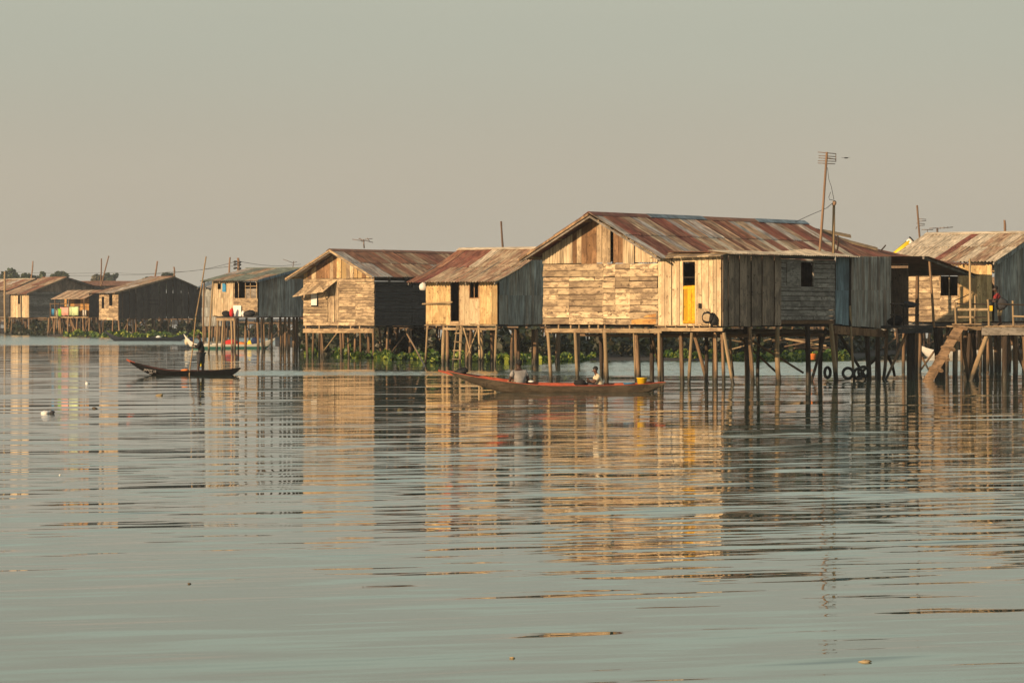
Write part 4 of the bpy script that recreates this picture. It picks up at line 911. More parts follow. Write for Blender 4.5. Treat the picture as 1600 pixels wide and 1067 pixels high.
for (px0, px1, y0, y1, mt, lb) in ((80.5, 87, 482, 492, 'cloth_blue', 'blue cloth at the left end of the washing'), (87, 91, 484, 495, 'cloth_cream', 'cream cloth beside the blue cloth in the washing'), (90.5, 96, 482, 494, 'cloth_green', 'green and bright cloth in the washing'), (94, 107.5, 480, 493, 'cloth_pink', 'pink sheet hanging in the washing'), (107.8, 123, 479, 493, 'cloth_lime', 'large pale lime sheet hanging in the washing'), (129.5, 135, 484, 494, 'cloth_white', 'white cloth at the right end of the washing')):
    n_ = 7; vs = []; fs = []
    for i in range(n_):
        t = i / (n_ - 1); px = px0 + (px1 - px0) * t; o = -.35 + .07 * math.sin(i * 2.1 + px0)
        for (yy, dx) in ((y0 + .5 * math.sin(t * 3.1), 0), ((y0 + y1) / 2, .02), (y1 - .6 * math.sin(i * 1.7), .05)): vs.append(w8(px, o + dx, H8.z(yy, 0, 2)))
    for i in range(n_ - 1):
        for b in (0, 1): fs.append((3 * i + b, 3 * i + 3 + b, 3 * i + 4 + b, 3 * i + 1 + b))
    oo = mesh('washing_cloth', vs, fs, M[mt], None, True); md = oo.modifiers.new('thick', 'SOLIDIFY'); md.thickness = .03
    tag(oo, lb, 'cloth', 'washing on the far porch')
tag(tubes('washing_line', [[w8(78, -.35, H8.z(480, 0, 2)), w8(110, -.35, H8.z(479.3, 0, 2)), w8(139, -.35, H8.z(480, 0, 2))]], .02, M['wire']), 'line carrying the washing on the far porch', 'washing line')

# background roofs behind the left houses
def shack(label, px0, px1, Y, ytop, yeave, mat, roofc, name='background_house'):
    Hb = House(name, label, px1, Y, 12, 1.5, cat='house')
    yl = Hb.fy(px0); zt = Hb.z(yeave); zr = Hb.z(ytop)
    Hb.planks_h('f', 0, yl, 1.4, zt, 4, mat); Hb.planks_h('s', .02, 6, 1.4, zt, 4, mat)
    Hb.shell(6, yl, zt)
    Hb.roof('y', 3, zr, -.4, yl + .4, -.6, 6.6, (zr - zt) / 3.6, (zr - zt) / 3.6, [roofc], None, 1, cap=(roofc[0],), per=.3)
    Hb.grid(.2, 5.8, .2, yl - .2, 2, 5, r=.12, ztop=1.45)
    return Hb
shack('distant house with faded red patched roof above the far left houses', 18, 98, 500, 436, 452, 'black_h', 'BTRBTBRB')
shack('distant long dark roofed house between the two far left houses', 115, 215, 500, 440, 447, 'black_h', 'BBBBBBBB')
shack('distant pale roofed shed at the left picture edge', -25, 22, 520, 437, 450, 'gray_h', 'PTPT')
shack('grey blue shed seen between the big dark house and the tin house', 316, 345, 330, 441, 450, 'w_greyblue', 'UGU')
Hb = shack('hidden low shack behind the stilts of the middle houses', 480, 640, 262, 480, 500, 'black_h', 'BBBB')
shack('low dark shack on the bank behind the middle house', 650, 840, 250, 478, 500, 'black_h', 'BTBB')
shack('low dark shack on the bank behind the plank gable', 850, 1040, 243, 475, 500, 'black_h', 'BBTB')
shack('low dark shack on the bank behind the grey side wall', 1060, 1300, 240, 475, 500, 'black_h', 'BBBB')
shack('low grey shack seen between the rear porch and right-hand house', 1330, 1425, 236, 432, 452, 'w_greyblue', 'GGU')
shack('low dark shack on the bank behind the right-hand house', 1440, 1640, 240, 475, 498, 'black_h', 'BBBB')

# loose stilts of old platforms on the bank, each frame one thing
def jetty(label, px0, px1, Y0, Y1, n, zt=1.9, kinds=('stilt', 'stilt', 'stilt_dark'), nb=6):
    t = thing('old_stilt_frame', label, 'timber frame')
    for k in range(n):
        px = px0 + (px1 - px0) * (k + R.uniform(.1, .9)) / n; Y = R.uniform(Y0, Y1); x_ = (px - 800) / F * Y
        pole('stilt', (x_ + R.uniform(-.15, .15), Y, -.6), (x_, Y, zt * R.uniform(.85, 1.1)), R.uniform(.05, .1), R.choice(kinds), t)
    for k in range(nb):
        px = R.uniform(px0, px1); Y = R.uniform(Y0, Y1); x_ = (px - 800) / F * Y; dx = R.uniform(-1.6, 1.6)
        pole('brace', (x_, Y, R.uniform(0, .6)), (x_ + dx, Y + R.uniform(-.5, .5), R.uniform(1.1, 1.9)), R.uniform(.03, .06), R.choice(kinds), t)
    for k in range(3):
        Y = R.uniform(Y0, Y1); pole('crossbar', ((px0 - 800) / F * Y, Y, zt - R.uniform(0, .3)), ((px1 - 800) / F * Y, Y, zt - R.uniform(0, .3)), .06, 'stilt', t)
    return t
jetty('crowded old stilts on the bank behind the gabled plank house', 478, 665, 226, 252, 34, nb=16)
jetty('crowded old stilts on the bank behind the ladder house', 668, 850, 212, 238, 34, nb=18)
jetty('crowded old stilts behind the plank gable of the largest house', 850, 1040, 208, 232, 34, nb=18)
jetty('crowded old stilts behind the grey side of the largest house', 1050, 1310, 206, 232, 30, nb=30, kinds=('stilt_dark', 'stilt', 'stilt_dark'))
jetty('old stilts behind the rear porch and right-hand house', 1310, 1640, 212, 232, 36, nb=26, kinds=('stilt_dark', 'stilt', 'stilt_dark'))
jetty('old stilts behind the corrugated tin house', 335, 475, 300, 360, 12, nb=9, kinds=('stilt_dark', 'stilt_dark', 'stilt'))
jetty('old stilts behind the far left houses', 60, 330, 405, 440, 26, nb=30, zt=2.1, kinds=('stilt_dark', 'stilt_dark', 'stilt', 'stilt_pale'))
jetty('old stilts at the left picture edge', -20, 60, 436, 460, 14, nb=5, zt=2.1)

# pile of salvaged timber on the bank
tp = thing('timber_pile', 'heap of salvaged boards and poles on the bank behind the grey side wall', 'timber pile')
for k in range(46):
    px = R.uniform(1135, 1290); Y = R.uniform(200, 206); x_ = (px - 800) / F * Y; z_ = R.uniform(.5, 1.45) * (1 - .35 * abs(px - 1230) / 90)
    a = R.gauss(0, .22); l_ = R.uniform(.9, 2.6)
    pole('timber', (x_ - l_ * .5, Y, z_ - a * l_ * .5 + .1), (x_ + l_ * .5, Y + R.uniform(-.6, .6), z_ + a * l_ * .5), R.uniform(.025, .07), R.choice(['stilt', 'stilt_pale', 'stilt_dark', 'stilt']), tp)

# ------------------------------------------------------------ platform with ladder ramp on the right
PL = thing('landing_platform', 'wooden landing platform with rails and cleated ramp at the right edge', 'platform')
YP = 133.7
def pxw(px, Y=YP): return (px - 800) / F * Y
zpl = 2.13
for k in range(16):
    x_ = pxw(1492) + k * .28
    box('deck_plank', (x_, YP - .1, zpl - .05 + R.uniform(-.006, .006)), (x_ + .265, YP + 3.2, zpl), M['beam'], PL)
box('beam', (pxw(1489), YP - .2, zpl - .17), (pxw(1532), YP - .11, zpl - .052), M['beam'], PL)
box('beam', (pxw(1533), YP - .2, zpl - .36), (pxw(1640), YP - .11, zpl - .07), M['gray_h'], PL)
box('deck_step', (pxw(1488), YP - .3, zpl + .04), (pxw(1532), YP + .1, zpl + .09), M['beam'], PL)
for px, zt, Y, r in ((1494, 3.05, YP - .1, .045), (1517, 4.72, YP, .05), (1525, 3.3, YP + .9, .04), (1545, 3.15, YP, .045), (1584, 3.1, YP + .3, .045)):
    pole('railing_post', (pxw(px, Y), Y, zpl - .2), (pxw(px, Y) - .04, Y, zt), r, 'stilt_pale', PL)
box('railing', (pxw(1494), YP - .06, 2.72), (pxw(1544), YP - .02, 2.80), M['beam'], PL, .01)
box('railing', (pxw(1494), YP - .06, 2.44), (pxw(1520), YP - .02, 2.50), M['beam'], PL, .01)
box('railing', (pxw(1524), YP + .85, 2.42), (pxw(1546), YP + .9, 2.49), M['beam'], PL, .01)
pole('railing', (pxw(1496), YP + .2, 2.98), (pxw(1546), YP + .2, 2.95), .03, 'stilt_dark', PL)
pole('railing', (pxw(1584), YP + .25, 2.5), (pxw(1640), YP + .25, 2.46), .035, 'stilt_pale', PL)
pole('railing', (pxw(1560), YP + .25, 2.98), (pxw(1640), YP + .25, 2.93), .03, 'stilt_dark', PL)
pole('prop_pole', (pxw(1493), YP + .4, 3.1), (pxw(1527), YP + 1.5, 3.42), .02, 'stilt_dark', PL)
for pt_, pw_, Y, r, kd in ((1493, 1493, YP, .1, 'stilt_pale'), (1547, 1519, YP, .1, 'stilt_pale'), (1499, 1512, YP + .5, .07, 'stilt'), (1517, 1513, YP + 1.5, .1, 'stilt_dark'), (1521, 1529, YP + 1, .1, 'stilt_dark'), (1571, 1571, YP, .13, 'stilt_dark'), (1584, 1584, YP + .4, .1, 'stilt'), (1600, 1604, YP, .09, 'stilt'), (1575, 1612, YP + .6, .08, 'stilt'), (1468, 1470, YP + 3, .14, 'stilt_dark'), (1462, 1463, YP + 4, .12, 'stilt_dark')):
    k = (zpl + .9) / zpl; xt, xw_ = pxw(pt_, Y), pxw(pw_, Y)
    pole('stilt', (xt + (xw_ - xt) * k, Y, -.9), (xt, Y, zpl - .07), r, kd, PL)
ra, rb = P(1497, 513, YP - .3), P(1451, 592, YP - .9); rd = (rb - ra)
q = [ra + Vector((-.19, .3, 0)), ra + Vector((.19, .0, 0)), ra + Vector((.19, .0, .04)), ra + Vector((-.19, .3, .04))]
rw = Vector((.15, -.20, -.03)); up = Vector((.06, 0, .04))
rl = ra + rd * 1.08
mesh('ramp_board', [ra - rw, ra + rw, rl + rw, rl - rw, ra - rw + up, ra + rw + up, rl + rw + up, rl - rw + up], [(3, 2, 1, 0), (4, 5, 6, 7), (0, 1, 5, 4), (1, 2, 6, 5), (2, 3, 7, 6), (3, 0, 4, 7)], M['ramp'], PL)
for t in (.02, .24, .44, .63, .85):
    c_ = ra + rd * t + up * 1.2 + Vector((0, -.06, 0)); s_ = rw * 1.35; t_ = Vector((-.03, 0, .05)); b_ = Vector((.05, 0, .045)) * 1.3
    mesh('ramp_cleat', [c_ - s_ - t_, c_ + s_ - t_, c_ + s_ - t_ + b_, c_ - s_ - t_ + b_, c_ - s_ + t_, c_ + s_ + t_, c_ + s_ + t_ + b_, c_ - s_ + t_ + b_], [(3, 2, 1, 0), (4, 5, 6, 7), (0, 1, 5, 4), (1, 2, 6, 5), (2, 3, 7, 6), (3, 0, 4, 7)], M['ramp'], PL)

# tyres hanging at the stilts
def tyre(px, py, Y, rz, label):
    c = P(px, py, Y); vs = []; fs = []; n, m = 18, 8
    for i in range(n):
        a = 2 * math.pi * i / n
        for j in range(m):
            b = 2 * math.pi * j / m; r = .2 + .058 * math.cos(b)
            vs.append((r * math.cos(a), .062 * math.sin(b), r * math.sin(a)))
    for i in range(n):
        for j in range(m): fs.append((i * m + j, i * m + (j + 1) % m, ((i + 1) % n) * m + (j + 1) % m, ((i + 1) % n) * m + j))
    o = mesh('tyre', vs, fs, M['rubber'], None, True); o.location = c; o.rotation_euler = (0, 0, rz)
    tag(o, label, 'tyre', 'tyres at the stilts')
tyre(1325, 583, 133.5, .1, 'black tyre facing the water left of the crossed stilts'); tyre(1293, 582, 133.8, .9, 'black tyre half hidden behind a pale stilt')
tyre(1341, 584, 133.7, .5, 'black tyre right of the thin leaning pole'); tyre(1349, 581, 134.5, .2, 'black tyre behind the crossed stilts')
b_ = thing('yellow_tub', 'yellow tub hanging among the stilts of the largest house', 'tub', P(1270.5, 557, 165))
lathe('tub', [(.01, -.15), (.12, -.15), (.16, .13), (.17, .14), (.15, .11), (.11, -.12)], M['cloth_orange'], b_)

# ------------------------------------------------------------ boats
def boat(name, label, px0, px1, Y, wl, rise0, rise1, free, beam, outer, inner, rim, cat='canoe', yaw=0, thw=(.3, .6), keel=.25, bow=.30, heel=.0):
    """bow at px0 (left), stern at px1"""
    x0, x1 = (px0 - 800) / F * Y, (px1 - 800) / F * Y; L_ = x1 - x0
    t = thing(name, label, cat, ((x0 + x1) / 2, Y, 0), yaw); t.rotation_euler = (heel, 0, yaw)
    ns = 26; prof = [(-1, 1.0), (-.93, .6), (-.8, .25), (-.5, .04), (0, 0), (.5, .04), (.8, .25), (.93, .6), (1, 1.0)]; m = len(prof)
    sec = []
    for i in range(ns):
        s = i / (ns - 1); x = -L_ / 2 + L_ * s
        sheer = free + rise0 * max(0, 1 - s / bow) ** 1.6 + rise1 * max(0, (s - .72) / .28) ** 1.8
        bot = -.12 + (free + rise0 + .12 - keel * .2) * max(0, 1 - s / (bow * .75)) ** 1.7 + (free + rise1 + .06) * max(0, (s - .86) / .14) ** 1.6
        bot = min(bot, sheer - .045)
        wd = beam * .5 * (max(.05, min(1, math.sin(math.pi * min(max(s, 0.0), 1) ** .85)) ** .55)) if 0 < s < 1 else beam * .03
        sec.append((x, sheer, bot, wd))
    def surf(nm, mat, ins, matl=None):
        vs = []; fs = []
        for x, sh, bo, wd in sec:
            for (y, k) in prof:
                vs.append((x, y * max(.008, wd - ins) * (.72 + .28 * k), (bo + ins * .9) + (sh - bo - ins * .9) * k))
        for i in range(ns - 1):
            for j in range(m - 1): fs.append((i * m + j, (i + 1) * m + j, (i + 1) * m + j + 1, i * m + j + 1))
        for a in (0, (ns - 1) * m): fs.append(tuple(a + j for j in range(m)))
        return mesh(nm, vs, fs, M[mat], t, True)
    surf('hull', outer, 0); surf('lining', inner, .022)
    vs = []; fs = []
    for sg in (-1, 1):
        b = len(vs)
        for x, sh, bo, wd in sec:
            w0 = wd * sg
            vs += [(x, w0 + sg * .004, sh - .012), (x, w0 + sg * .004, sh + .006), (x, w0 - sg * .03, sh + .006), (x, w0 - sg * .03, sh - .012)]
        for i in range(ns - 1):
            for j in range(4): fs.append((b + i * 4 + j, b + i * 4 + (j + 1) % 4, b + (i + 1) * 4 + (j + 1) % 4, b + (i + 1) * 4 + j))
        fs += [(b, b + 1, b + 2, b + 3), (b + (ns - 1) * 4, b + (ns - 1) * 4 + 1, b + (ns - 1) * 4 + 2, b + (ns - 1) * 4 + 3)]
    mesh('gunwale', vs, fs, M[rim], t)
    for q in thw:
        i = int(q * (ns - 1)); x, sh, bo, wd = sec[i]
        box('thwart', (x - .09, -wd * .86 + .03, sh - .09), (x + .09, wd * .86 - .03, sh - .06), M[inner], t)
    return t, sec, L_
# dark canoe with the standing poler
YB = 146.0
cb, secb, Lb = boat('canoe', 'black painted canoe with raised red bow tip and white lettering', 202, 376, YB, 588, .40, .12, .20, .75, 'black_paint', 'dark_lining', 'black_paint', thw=(.45, .8), bow=.42, heel=.04)
tipx = -Lb / 2
hexa('bow_tip', [(tipx - .1, -.04, .62), (tipx + .22, -.05, .44), (tipx + .25, -.05, .54), (tipx - .12, -.04, .70)], (0, .1, 0), M['hull_red'], cb)
def text(body, size, loc, rot, mat, parent, name='lettering', shear=0):
    cu = bpy.data.curves.new('t', 'FONT'); cu.body = body; cu.size = size; cu.extrude = .004; cu.shear = shear; cu.offset = .004
    to = bpy.data.objects.new('t', cu); C.objects.link(to); bpy.context.view_layer.update()
    me = bpy.data.meshes.new_from_object(to.evaluated_get(bpy.context.evaluated_depsgraph_get())); bpy.data.objects.remove(to)
    me.materials.clear(); me.materials.append(mat)
    o = bpy.data.objects.new(name, me); C.objects.link(o); o.parent = parent; o.location = loc; o.rotation_euler = rot; return o
def hull_face(sec, x, k=.8, side=-1):
    for a, b in zip(sec[:-1], sec[1:]):
        if a[0] <= x <= b[0]:
            f = (x - a[0]) / (b[0] - a[0]); return [a[i] + (b[i] - a[i]) * f for i in range(4)]
tx = (221.5 - 289) / F * YB
hf = hull_face(secb, tx + .25)
text('JABOT 12', .125, (tx + .12, -hf[3] - .03, P(0, 578.5, YB).z + .01), (math.radians(84), math.radians(9), -.13), M['cloth_grey'], cb, shear=.1)
text('NO', .085, ((234.5 - 289) / F * YB, -hf[3] - .05, P(0, 583, YB).z), (math.radians(84), 0, -.10), M['cloth_grey'], cb)
# red lined canoe with two seated people
YC_ = 114.0
cc, secc, Lc = boat('canoe', 'long weathered wooden canoe with red painted inside carrying two seated people', 698, 1040, YC_, 614, .46, .08, .27, .92, 'hull_brown', 'hull_red', 'hull_red', thw=(.2, .5, .72), bow=.5, heel=.07)
hexa('bow_tip', [(-Lc / 2 - .28, -.04, .70), (-Lc / 2 + .2, -.05, .56), (-Lc / 2 + .22, -.05, .64), (-Lc / 2 - .28, -.04, .76)], (0, .1, 0), M['hull_red'], cc)
cx_ = lambda px, Y: (px - 800) / F * Y
tag(lump('rope_heap', P(721, 582, YC_) + Vector((0, 0, .03)), (.22, .2, .12), M['rubber'], None, 8, amp=.35), 'dark tangled rope heap on the bow of the red lined canoe', 'rope')
tag(lump('dark_bag', P(908, 599.5, YC_) + Vector((0, 0, 0)), (.22, .2, .14), M['cloth_black'], None, 9, amp=.15), 'black bag lying in front of the seated boy in patterned shirt', 'bag')
def bucket(name, px, py, r, h, mat, label, cat):
    o = thing(name, label, cat, P(px, py - 3.5, YC_)); 
    lathe('bucket_wall', [(.01, 0), (r * .8, 0), (r, h), (r * 1.08, h + .004), (r * 1.05, h - .015), (r * .94, h - .02), (r * .76, .015), (.01, .015)], M[mat], o)
    tubes('handle', [[(r * math.cos(a), 0, h - .02 + .6 * r * math.sin(a) * .3) for a in [math.pi * i / 8 for i in range(9)]]], .006, M['metal_rod'], o, 4)
    return o
bucket('bucket', 1003, 607, .17, .28, 'pl_yellow', 'bright yellow bucket in the stern of the red lined canoe', 'bucket')
bucket('bucket', 1013, 607, .12, .16, 'pl_maroon', 'dark maroon bucket just behind the yellow bucket', 'bucket')
bucket('basin', 983, 608, .19, .13, 'pl_blue', 'shallow blue basin beside the yellow bucket', 'basin')
# others
dn, _, _ = boat('canoe', 'long dark empty canoe moored below the big dark house', 163, 297, 330, 533, .7, .55, .32, 1.3, 'hull_navy', 'black_paint', 'hull_navy', bow=.2)
tag(lump('white_sack', P(248, 528, 330), (.28, .25, .22), M['pl_white'], None, 3, amp=.1), 'white sack lying in the dark moored canoe', 'sack')
bt, _, _ = boat('boat', 'white and teal boat loaded with red and yellow goods behind the tin house', 287, 430, 255, 545, .75, .45, .36, 1.2, 'hull_two', 'hull_white', 'hull_white', cat='boat', bow=.16, heel=.05)
for (nm, px, py, s_, mt, lb, ct) in (('red_sack', 361, 536, (.55, .3, .28), 'cloth_red', 'red sack amidships in the white and teal boat', 'sack'), ('orange_sack', 377, 538, (.45, .25, .18), 'cloth_orange', 'orange sack in the white and teal boat', 'sack'), ('yellow_sack', 391, 537, (.25, .2, .25), 'cloth_yellow', 'yellow sack towards the stern of the white and teal boat', 'sack'), ('dark_sack', 398, 534, (.35, .25, .3), 'cloth_navy', 'dark sack behind the yellow sack', 'sack'), ('white_sack', 292, 534, (.2, .2, .25), 'cloth_cream', 'cream sack at the bow of the white and teal boat', 'sack'), ('blue_drum', 299, 533.5, (.16, .16, .3), 'cloth_navy', 'blue drum at the bow of the white and teal boat', 'drum')):
    tag(lump(nm, P(px, py, 255), s_, M[mt], None, px % 7, amp=.1), lb, ct)
bw, _, _ = boat('boat', 'white boat moored among the stilts under the right-hand house', 1434, 1585, 205, 552, .35, .3, .42, 1.5, 'hull_white', 'hull_navy', 'hull_white', cat='boat', bow=.2)

# ------------------------------------------------------------ people
def skin_obj(name, verts, edges, radii, mat, parent, root=0, sub=2):
    me = bpy.data.meshes.new(name); me.from_pydata([tuple(v) for v in verts], edges, []); me.materials.append(mat)
    o = bpy.data.objects.new(name, me); C.objects.link(o); o.parent = parent
    sk = o.modifiers.new('skin', 'SKIN')
    for i, r in enumerate(radii):
        rr = r if isinstance(r, tuple) else (r, r); me.skin_vertices[0].data[i].radius = rr
    me.skin_vertices[0].data[root].use_root = True
    sk.use_smooth_shade = True; sk.branch_smoothing = .5
    sb = o.modifiers.new('sub', 'SUBSURF'); sb.levels = sub; sb.render_levels = sub
    return o
def person(label, loc, J, shirt, trousers, skin='skin', rz=0, sc=1.0, sleeve=.6, hat=None, bare_legs=True):
    """J: joint dict in metres; the figure faces -x"""
    t = thing('person', label, 'person', loc, rz); t.scale = (sc, sc, sc)
    names = ['pelvis', 'waist', 'chest', 'neck', 'headb', 'headm', 'headt', 'shL', 'elL', 'wrL', 'shR', 'elR', 'wrR', 'hipL', 'knL', 'anL', 'toL', 'hipR', 'knR', 'anR', 'toR']
    rad = [.13, .135, .155, .055, .075, .098, .06, .065, .048, .036, .065, .048, .036, .105, .07, .05, .045, .105, .07, .05, .045]
    ix = {n: i for i, n in enumerate(names)}
    E = [('pelvis', 'waist'), ('waist', 'chest'), ('chest', 'neck'), ('neck', 'headb'), ('headb', 'headm'), ('headm', 'headt'), ('chest', 'shL'), ('shL', 'elL'), ('elL', 'wrL'), ('chest', 'shR'), ('shR', 'elR'), ('elR', 'wrR'),
         ('pelvis', 'hipL'), ('hipL', 'knL'), ('knL', 'anL'), ('anL', 'toL'), ('pelvis', 'hipR'), ('hipR', 'knR'), ('knR', 'anR'), ('anR', 'toR')]
    V = [Vector(J[n]) for n in names]
    bd0 = skin_obj('body', V, [(ix[a], ix[b]) for a, b in E], rad, M[skin], t)
    def sub_(nm, keys, edges, rr, mat, lerps=()):
        vv = [V[ix[k]] if k in ix else J['_' + k] for k in keys]; ii = {k: i for i, k in enumerate(keys)}
        skin_obj(nm, vv, [(ii[a], ii[b]) for a, b in edges], rr, M[mat], t)
    for sd in 'LR':
        J['_sl' + sd] = V[ix['sh' + sd]].lerp(V[ix['el' + sd]], sleeve) if sleeve <= 1 else V[ix['el' + sd]].lerp(V[ix['wr' + sd]], min(.9, sleeve - 1))
        J['_leg' + sd] = V[ix['kn' + sd]].lerp(V[ix['an' + sd]], .15 if bare_legs else .9)
    J['_coll'] = V[ix['chest']].lerp(V[ix['neck']], .8); J['_hem'] = V[ix['pelvis']].lerp(V[ix['waist']], -.1)
    mid = lambda s_: ['sh' + s_, 'el' + s_, 'sl' + s_] if sleeve > 1 else ['sh' + s_, 'sl' + s_]
    ks = ['hem', 'waist', 'chest', 'coll'] + mid('L') + mid('R')
    es = [('hem', 'waist'), ('waist', 'chest'), ('chest', 'coll')]
    rr = [.19, .175, .195, .07]
    for s_ in 'LR':
        m_ = mid(s_); es.append(('chest', m_[0])); es += list(zip(m_[:-1], m_[1:])); rr += [.09] + ([.072] if len(m_) == 3 else []) + [.068]
    sub_('shirt', ks, es, rr, shirt)
    ks = ['pelvis', 'hipL', 'knL', 'legL', 'hipR', 'knR', 'legR']
    sub_('trousers', ks, [('pelvis', 'hipL'), ('hipL', 'knL'), ('knL', 'legL'), ('pelvis', 'hipR'), ('hipR', 'knR'), ('knR', 'legR')], [.13, .115, .09, .08, .115, .09, .08], trousers)
    hm = V[ix['headm']]; hb_ = V[ix['headb']]; fwd = Vector(J.get('face', (-1, 0, 0))).normalized()
    lump('hair', hm - fwd * .025 + Vector((0, 0, .035)), (.098, .088, .098), M['hair'] if not hat else M[hat], t, 2, amp=.03)
    nose = hm + fwd * .095 - Vector((0, 0, .03)); lump('nose', nose, (.02, .015, .022), M[skin], bd0, 1, 6, 4, .02)
    sd_ = fwd.cross(Vector((0, 0, 1)))
    for s_ in (-1, 1):
        lump('ear', hm + sd_ * .085 * s_ - Vector((0, 0, .015)), (.018, .01, .03), M[skin], bd0, 1, 6, 4, .02)
        lump('eye', hm + fwd * .082 + sd_ * .032 * s_, (.009, .012, .008), M['pl_white'], bd0, 1, 6, 4, 0)
    lump('mouth', hm + fwd * .082 - Vector((0, 0, .06)), (.012, .024, .007), M['pl_maroon'], bd0, 1, 6, 4, 0)
    for s_ in 'LR':
        w0 = V[ix['wr' + s_]]; d = (w0 - V[ix['el' + s_]]).normalized(); dn = Vector(J.get('hand' + s_, d)).normalized(); sd2 = dn.orthogonal().normalized(); nn = dn.cross(sd2)
        paths = [[w0 - dn * .02, w0 + dn * .04]]
        pal = lump('hand', w0 + dn * .05, (.035, .035, .035), M[skin], t, 1, 8, 5, .03)
        fp = []
        for k in range(4):
            b = w0 + dn * .06 + sd2 * (.03 - .02 * k); l_ = (.07, .08, .075, .06)[k]
            fp.append([b, b + dn * l_ * .6 + nn * .01, b + dn * l_ + nn * .035])
        b = w0 + dn * .03 + sd2 * .035; fp.append([b, b + sd2 * .025 + dn * .025, b + sd2 * .02 + dn * .05 + nn * .02])
        for q_ in fp: tubes('finger', [q_], .009, M[skin], pal, 5)
    return t
# poler, standing, facing the bow (left), both hands on the pole to his left
zc = .06
hp = lambda px, py, dy=0: P(px, py, YB + dy)
base = Vector(((313.5 - 800) / F * YB, YB, 0)); 
def rel(px, py, dy=0): p = P(px, py, YB + dy) - base; return (p.x, p.y, p.z)
J = dict(pelvis=rel(314.5, 551), waist=rel(315, 545), chest=rel(315.5, 537.5), neck=rel(312.5, 531), headb=rel(311, 528.5), headm=rel(310.5, 525), headt=rel(311, 522.2),
         shL=rel(312.5, 536, -.17), elL=rel(308.5, 543, -.22), wrL=rel(302.8, 543, -.08), shR=rel(316.5, 536, .17), elR=rel(309, 541, .18), wrR=rel(303.5, 539.5, .04),
         hipL=rel(311.5, 553.5, -.07), knL=rel(310.5, 567, -.08), anL=rel(309.3, 580, -.08), toL=rel(306.5, 581, -.09), hipR=rel(316.5, 553.5, .07), knR=rel(316.5, 567, .08), anR=rel(316.8, 580, .08), toR=rel(314, 581, .09), face=(-1, -.15, -.1))
person('person in dark clothes standing in the black canoe and pushing a long pole', base, J, 'cloth_black', 'cloth_charcoal', 'skin', sleeve=1.4, bare_legs=True)
pp_ = [P(322, 401, YB + .3), P(316, 440, YB + .22), P(306, 495, YB + .1), P(301.5, 541, YB - .02), P(296.5, 577, YB - .28), P(295, 600, YB - .45)]
vs_pole = tubes('punt_pole', [pp_], .03, M['pole_pale']); tag(vs_pole, 'long bamboo punting pole held by the standing person', 'pole')
q = [rel(313, 560, -.05), rel(313.8, 560, -.05), rel(314.6, 572, -.06), rel(312, 572, -.06)]
yc = hexa('yellow_cloth', [Vector(v) + base for v in q], (0, -.03, 0), M['cloth_yellow'], None); tag(yc, 'yellow cloth hanging between the legs of the standing person', 'cloth')
tag(lump('red_cloth', P(289.5, 578.5, YB), (.17, .15, .06), M['cloth_orange'], None, 4), 'faded orange cloth lying in the black canoe before the person', 'cloth')

def seated(label, px, Y, zs, shirt, trousers, skin, lean, armf, sc, headpx, sleeve=.7, face=(-1, 0, 0), rz=0):
    b = Vector(((px - 800) / F * Y, Y, zs))
    h = headpx
    J = dict(pelvis=(0, 0, .10), waist=(-lean * .2, 0, .27), chest=(-lean * .6, 0, .47), neck=(-lean * 1.15, 0, .60), headb=(-lean * 1.3 - .015, 0, .655), headm=(-lean * 1.4 - .02, 0, .73), headt=(-lean * 1.4, 0, .80),
             shL=(-lean * .7, -.19, .51), shR=(-lean * .7, .19, .51), hipL=(-.05, -.1, .09), hipR=(-.05, .1, .09), knL=(-.40, -.14, .20), knR=(-.42, .14, .22), anL=(-.62, -.1, -.02), anR=(-.66, .1, -.02), toL=(-.76, -.1, -.0), toR=(-.8, .1, -.0), face=face)
    J.update(armf)
    return person(label, b, J, shirt, trousers, skin, sc=sc, sleeve=sleeve, rz=rz)
seated('seated person in pale grey shirt with back turned in the canoe', 812, YC_, .12, 'cloth_grey', 'cloth_khaki', 'skin', .04, dict(elL=(-.12, -.26, .28), wrL=(-.16, -.25, .06), elR=(.02, .27, .28), wrR=(-.1, .26, .08)), 1.12, 0, face=(-1, 0, 0), rz=math.radians(-65))
seated('seated boy in cream patterned shirt facing left in the canoe', 938, YC_, .08, 'cloth_cream', 'cloth_charcoal', 'skin2', .13, dict(elL=(-.28, -.2, .28), wrL=(-.42, -.12, .36), elR=(-.24, .2, .3), wrR=(-.40, .1, .30), headt=(-.155, 0, .81)), .92, 0, face=(-1, -.1, -.15), rz=math.radians(12))
tag(lump('white_shoe', P(830, 596, YC_ - .15), (.10, .05, .035), M['pl_white'], None, 3, amp=.1), 'white sandal on the canoe edge behind the person in grey', 'sandal')
# person on the platform, bending forward over a bag
YQ = 135.2; bq = Vector(((1561 - 800) / F * YQ, YQ, zpl))
J = dict(pelvis=(.08, 0, .78), waist=(.04, 0, .92), chest=(-.04, 0, 1.12), neck=(-.10, 0, 1.27), headb=(-.13, 0, 1.32), headm=(-.15, 0, 1.40), headt=(-.14, 0, 1.48),
         shL=(-.04, -.2, 1.17), elL=(-.14, -.26, .93), wrL=(-.32, -.15, .92), shR=(-.06, .2, 1.17), elR=(-.2, .25, .96), wrR=(-.36, .12, .98),
         hipL=(.06, -.1, .75), knL=(.0, -.12, .42), anL=(.05, -.12, .06), toL=(-.1, -.13, .03), hipR=(.09, .1, .75), knR=(.04, .12, .42), anR=(.1, .12, .06), toR=(-.04, .13, .03), face=(-1, -.1, -.2))
person('person in crimson top and khaki trousers leaning at the platform rail', bq, J, 'cloth_crimson', 'cloth_khaki', 'skin', sc=1.02, sleeve=.7, bare_legs=True)
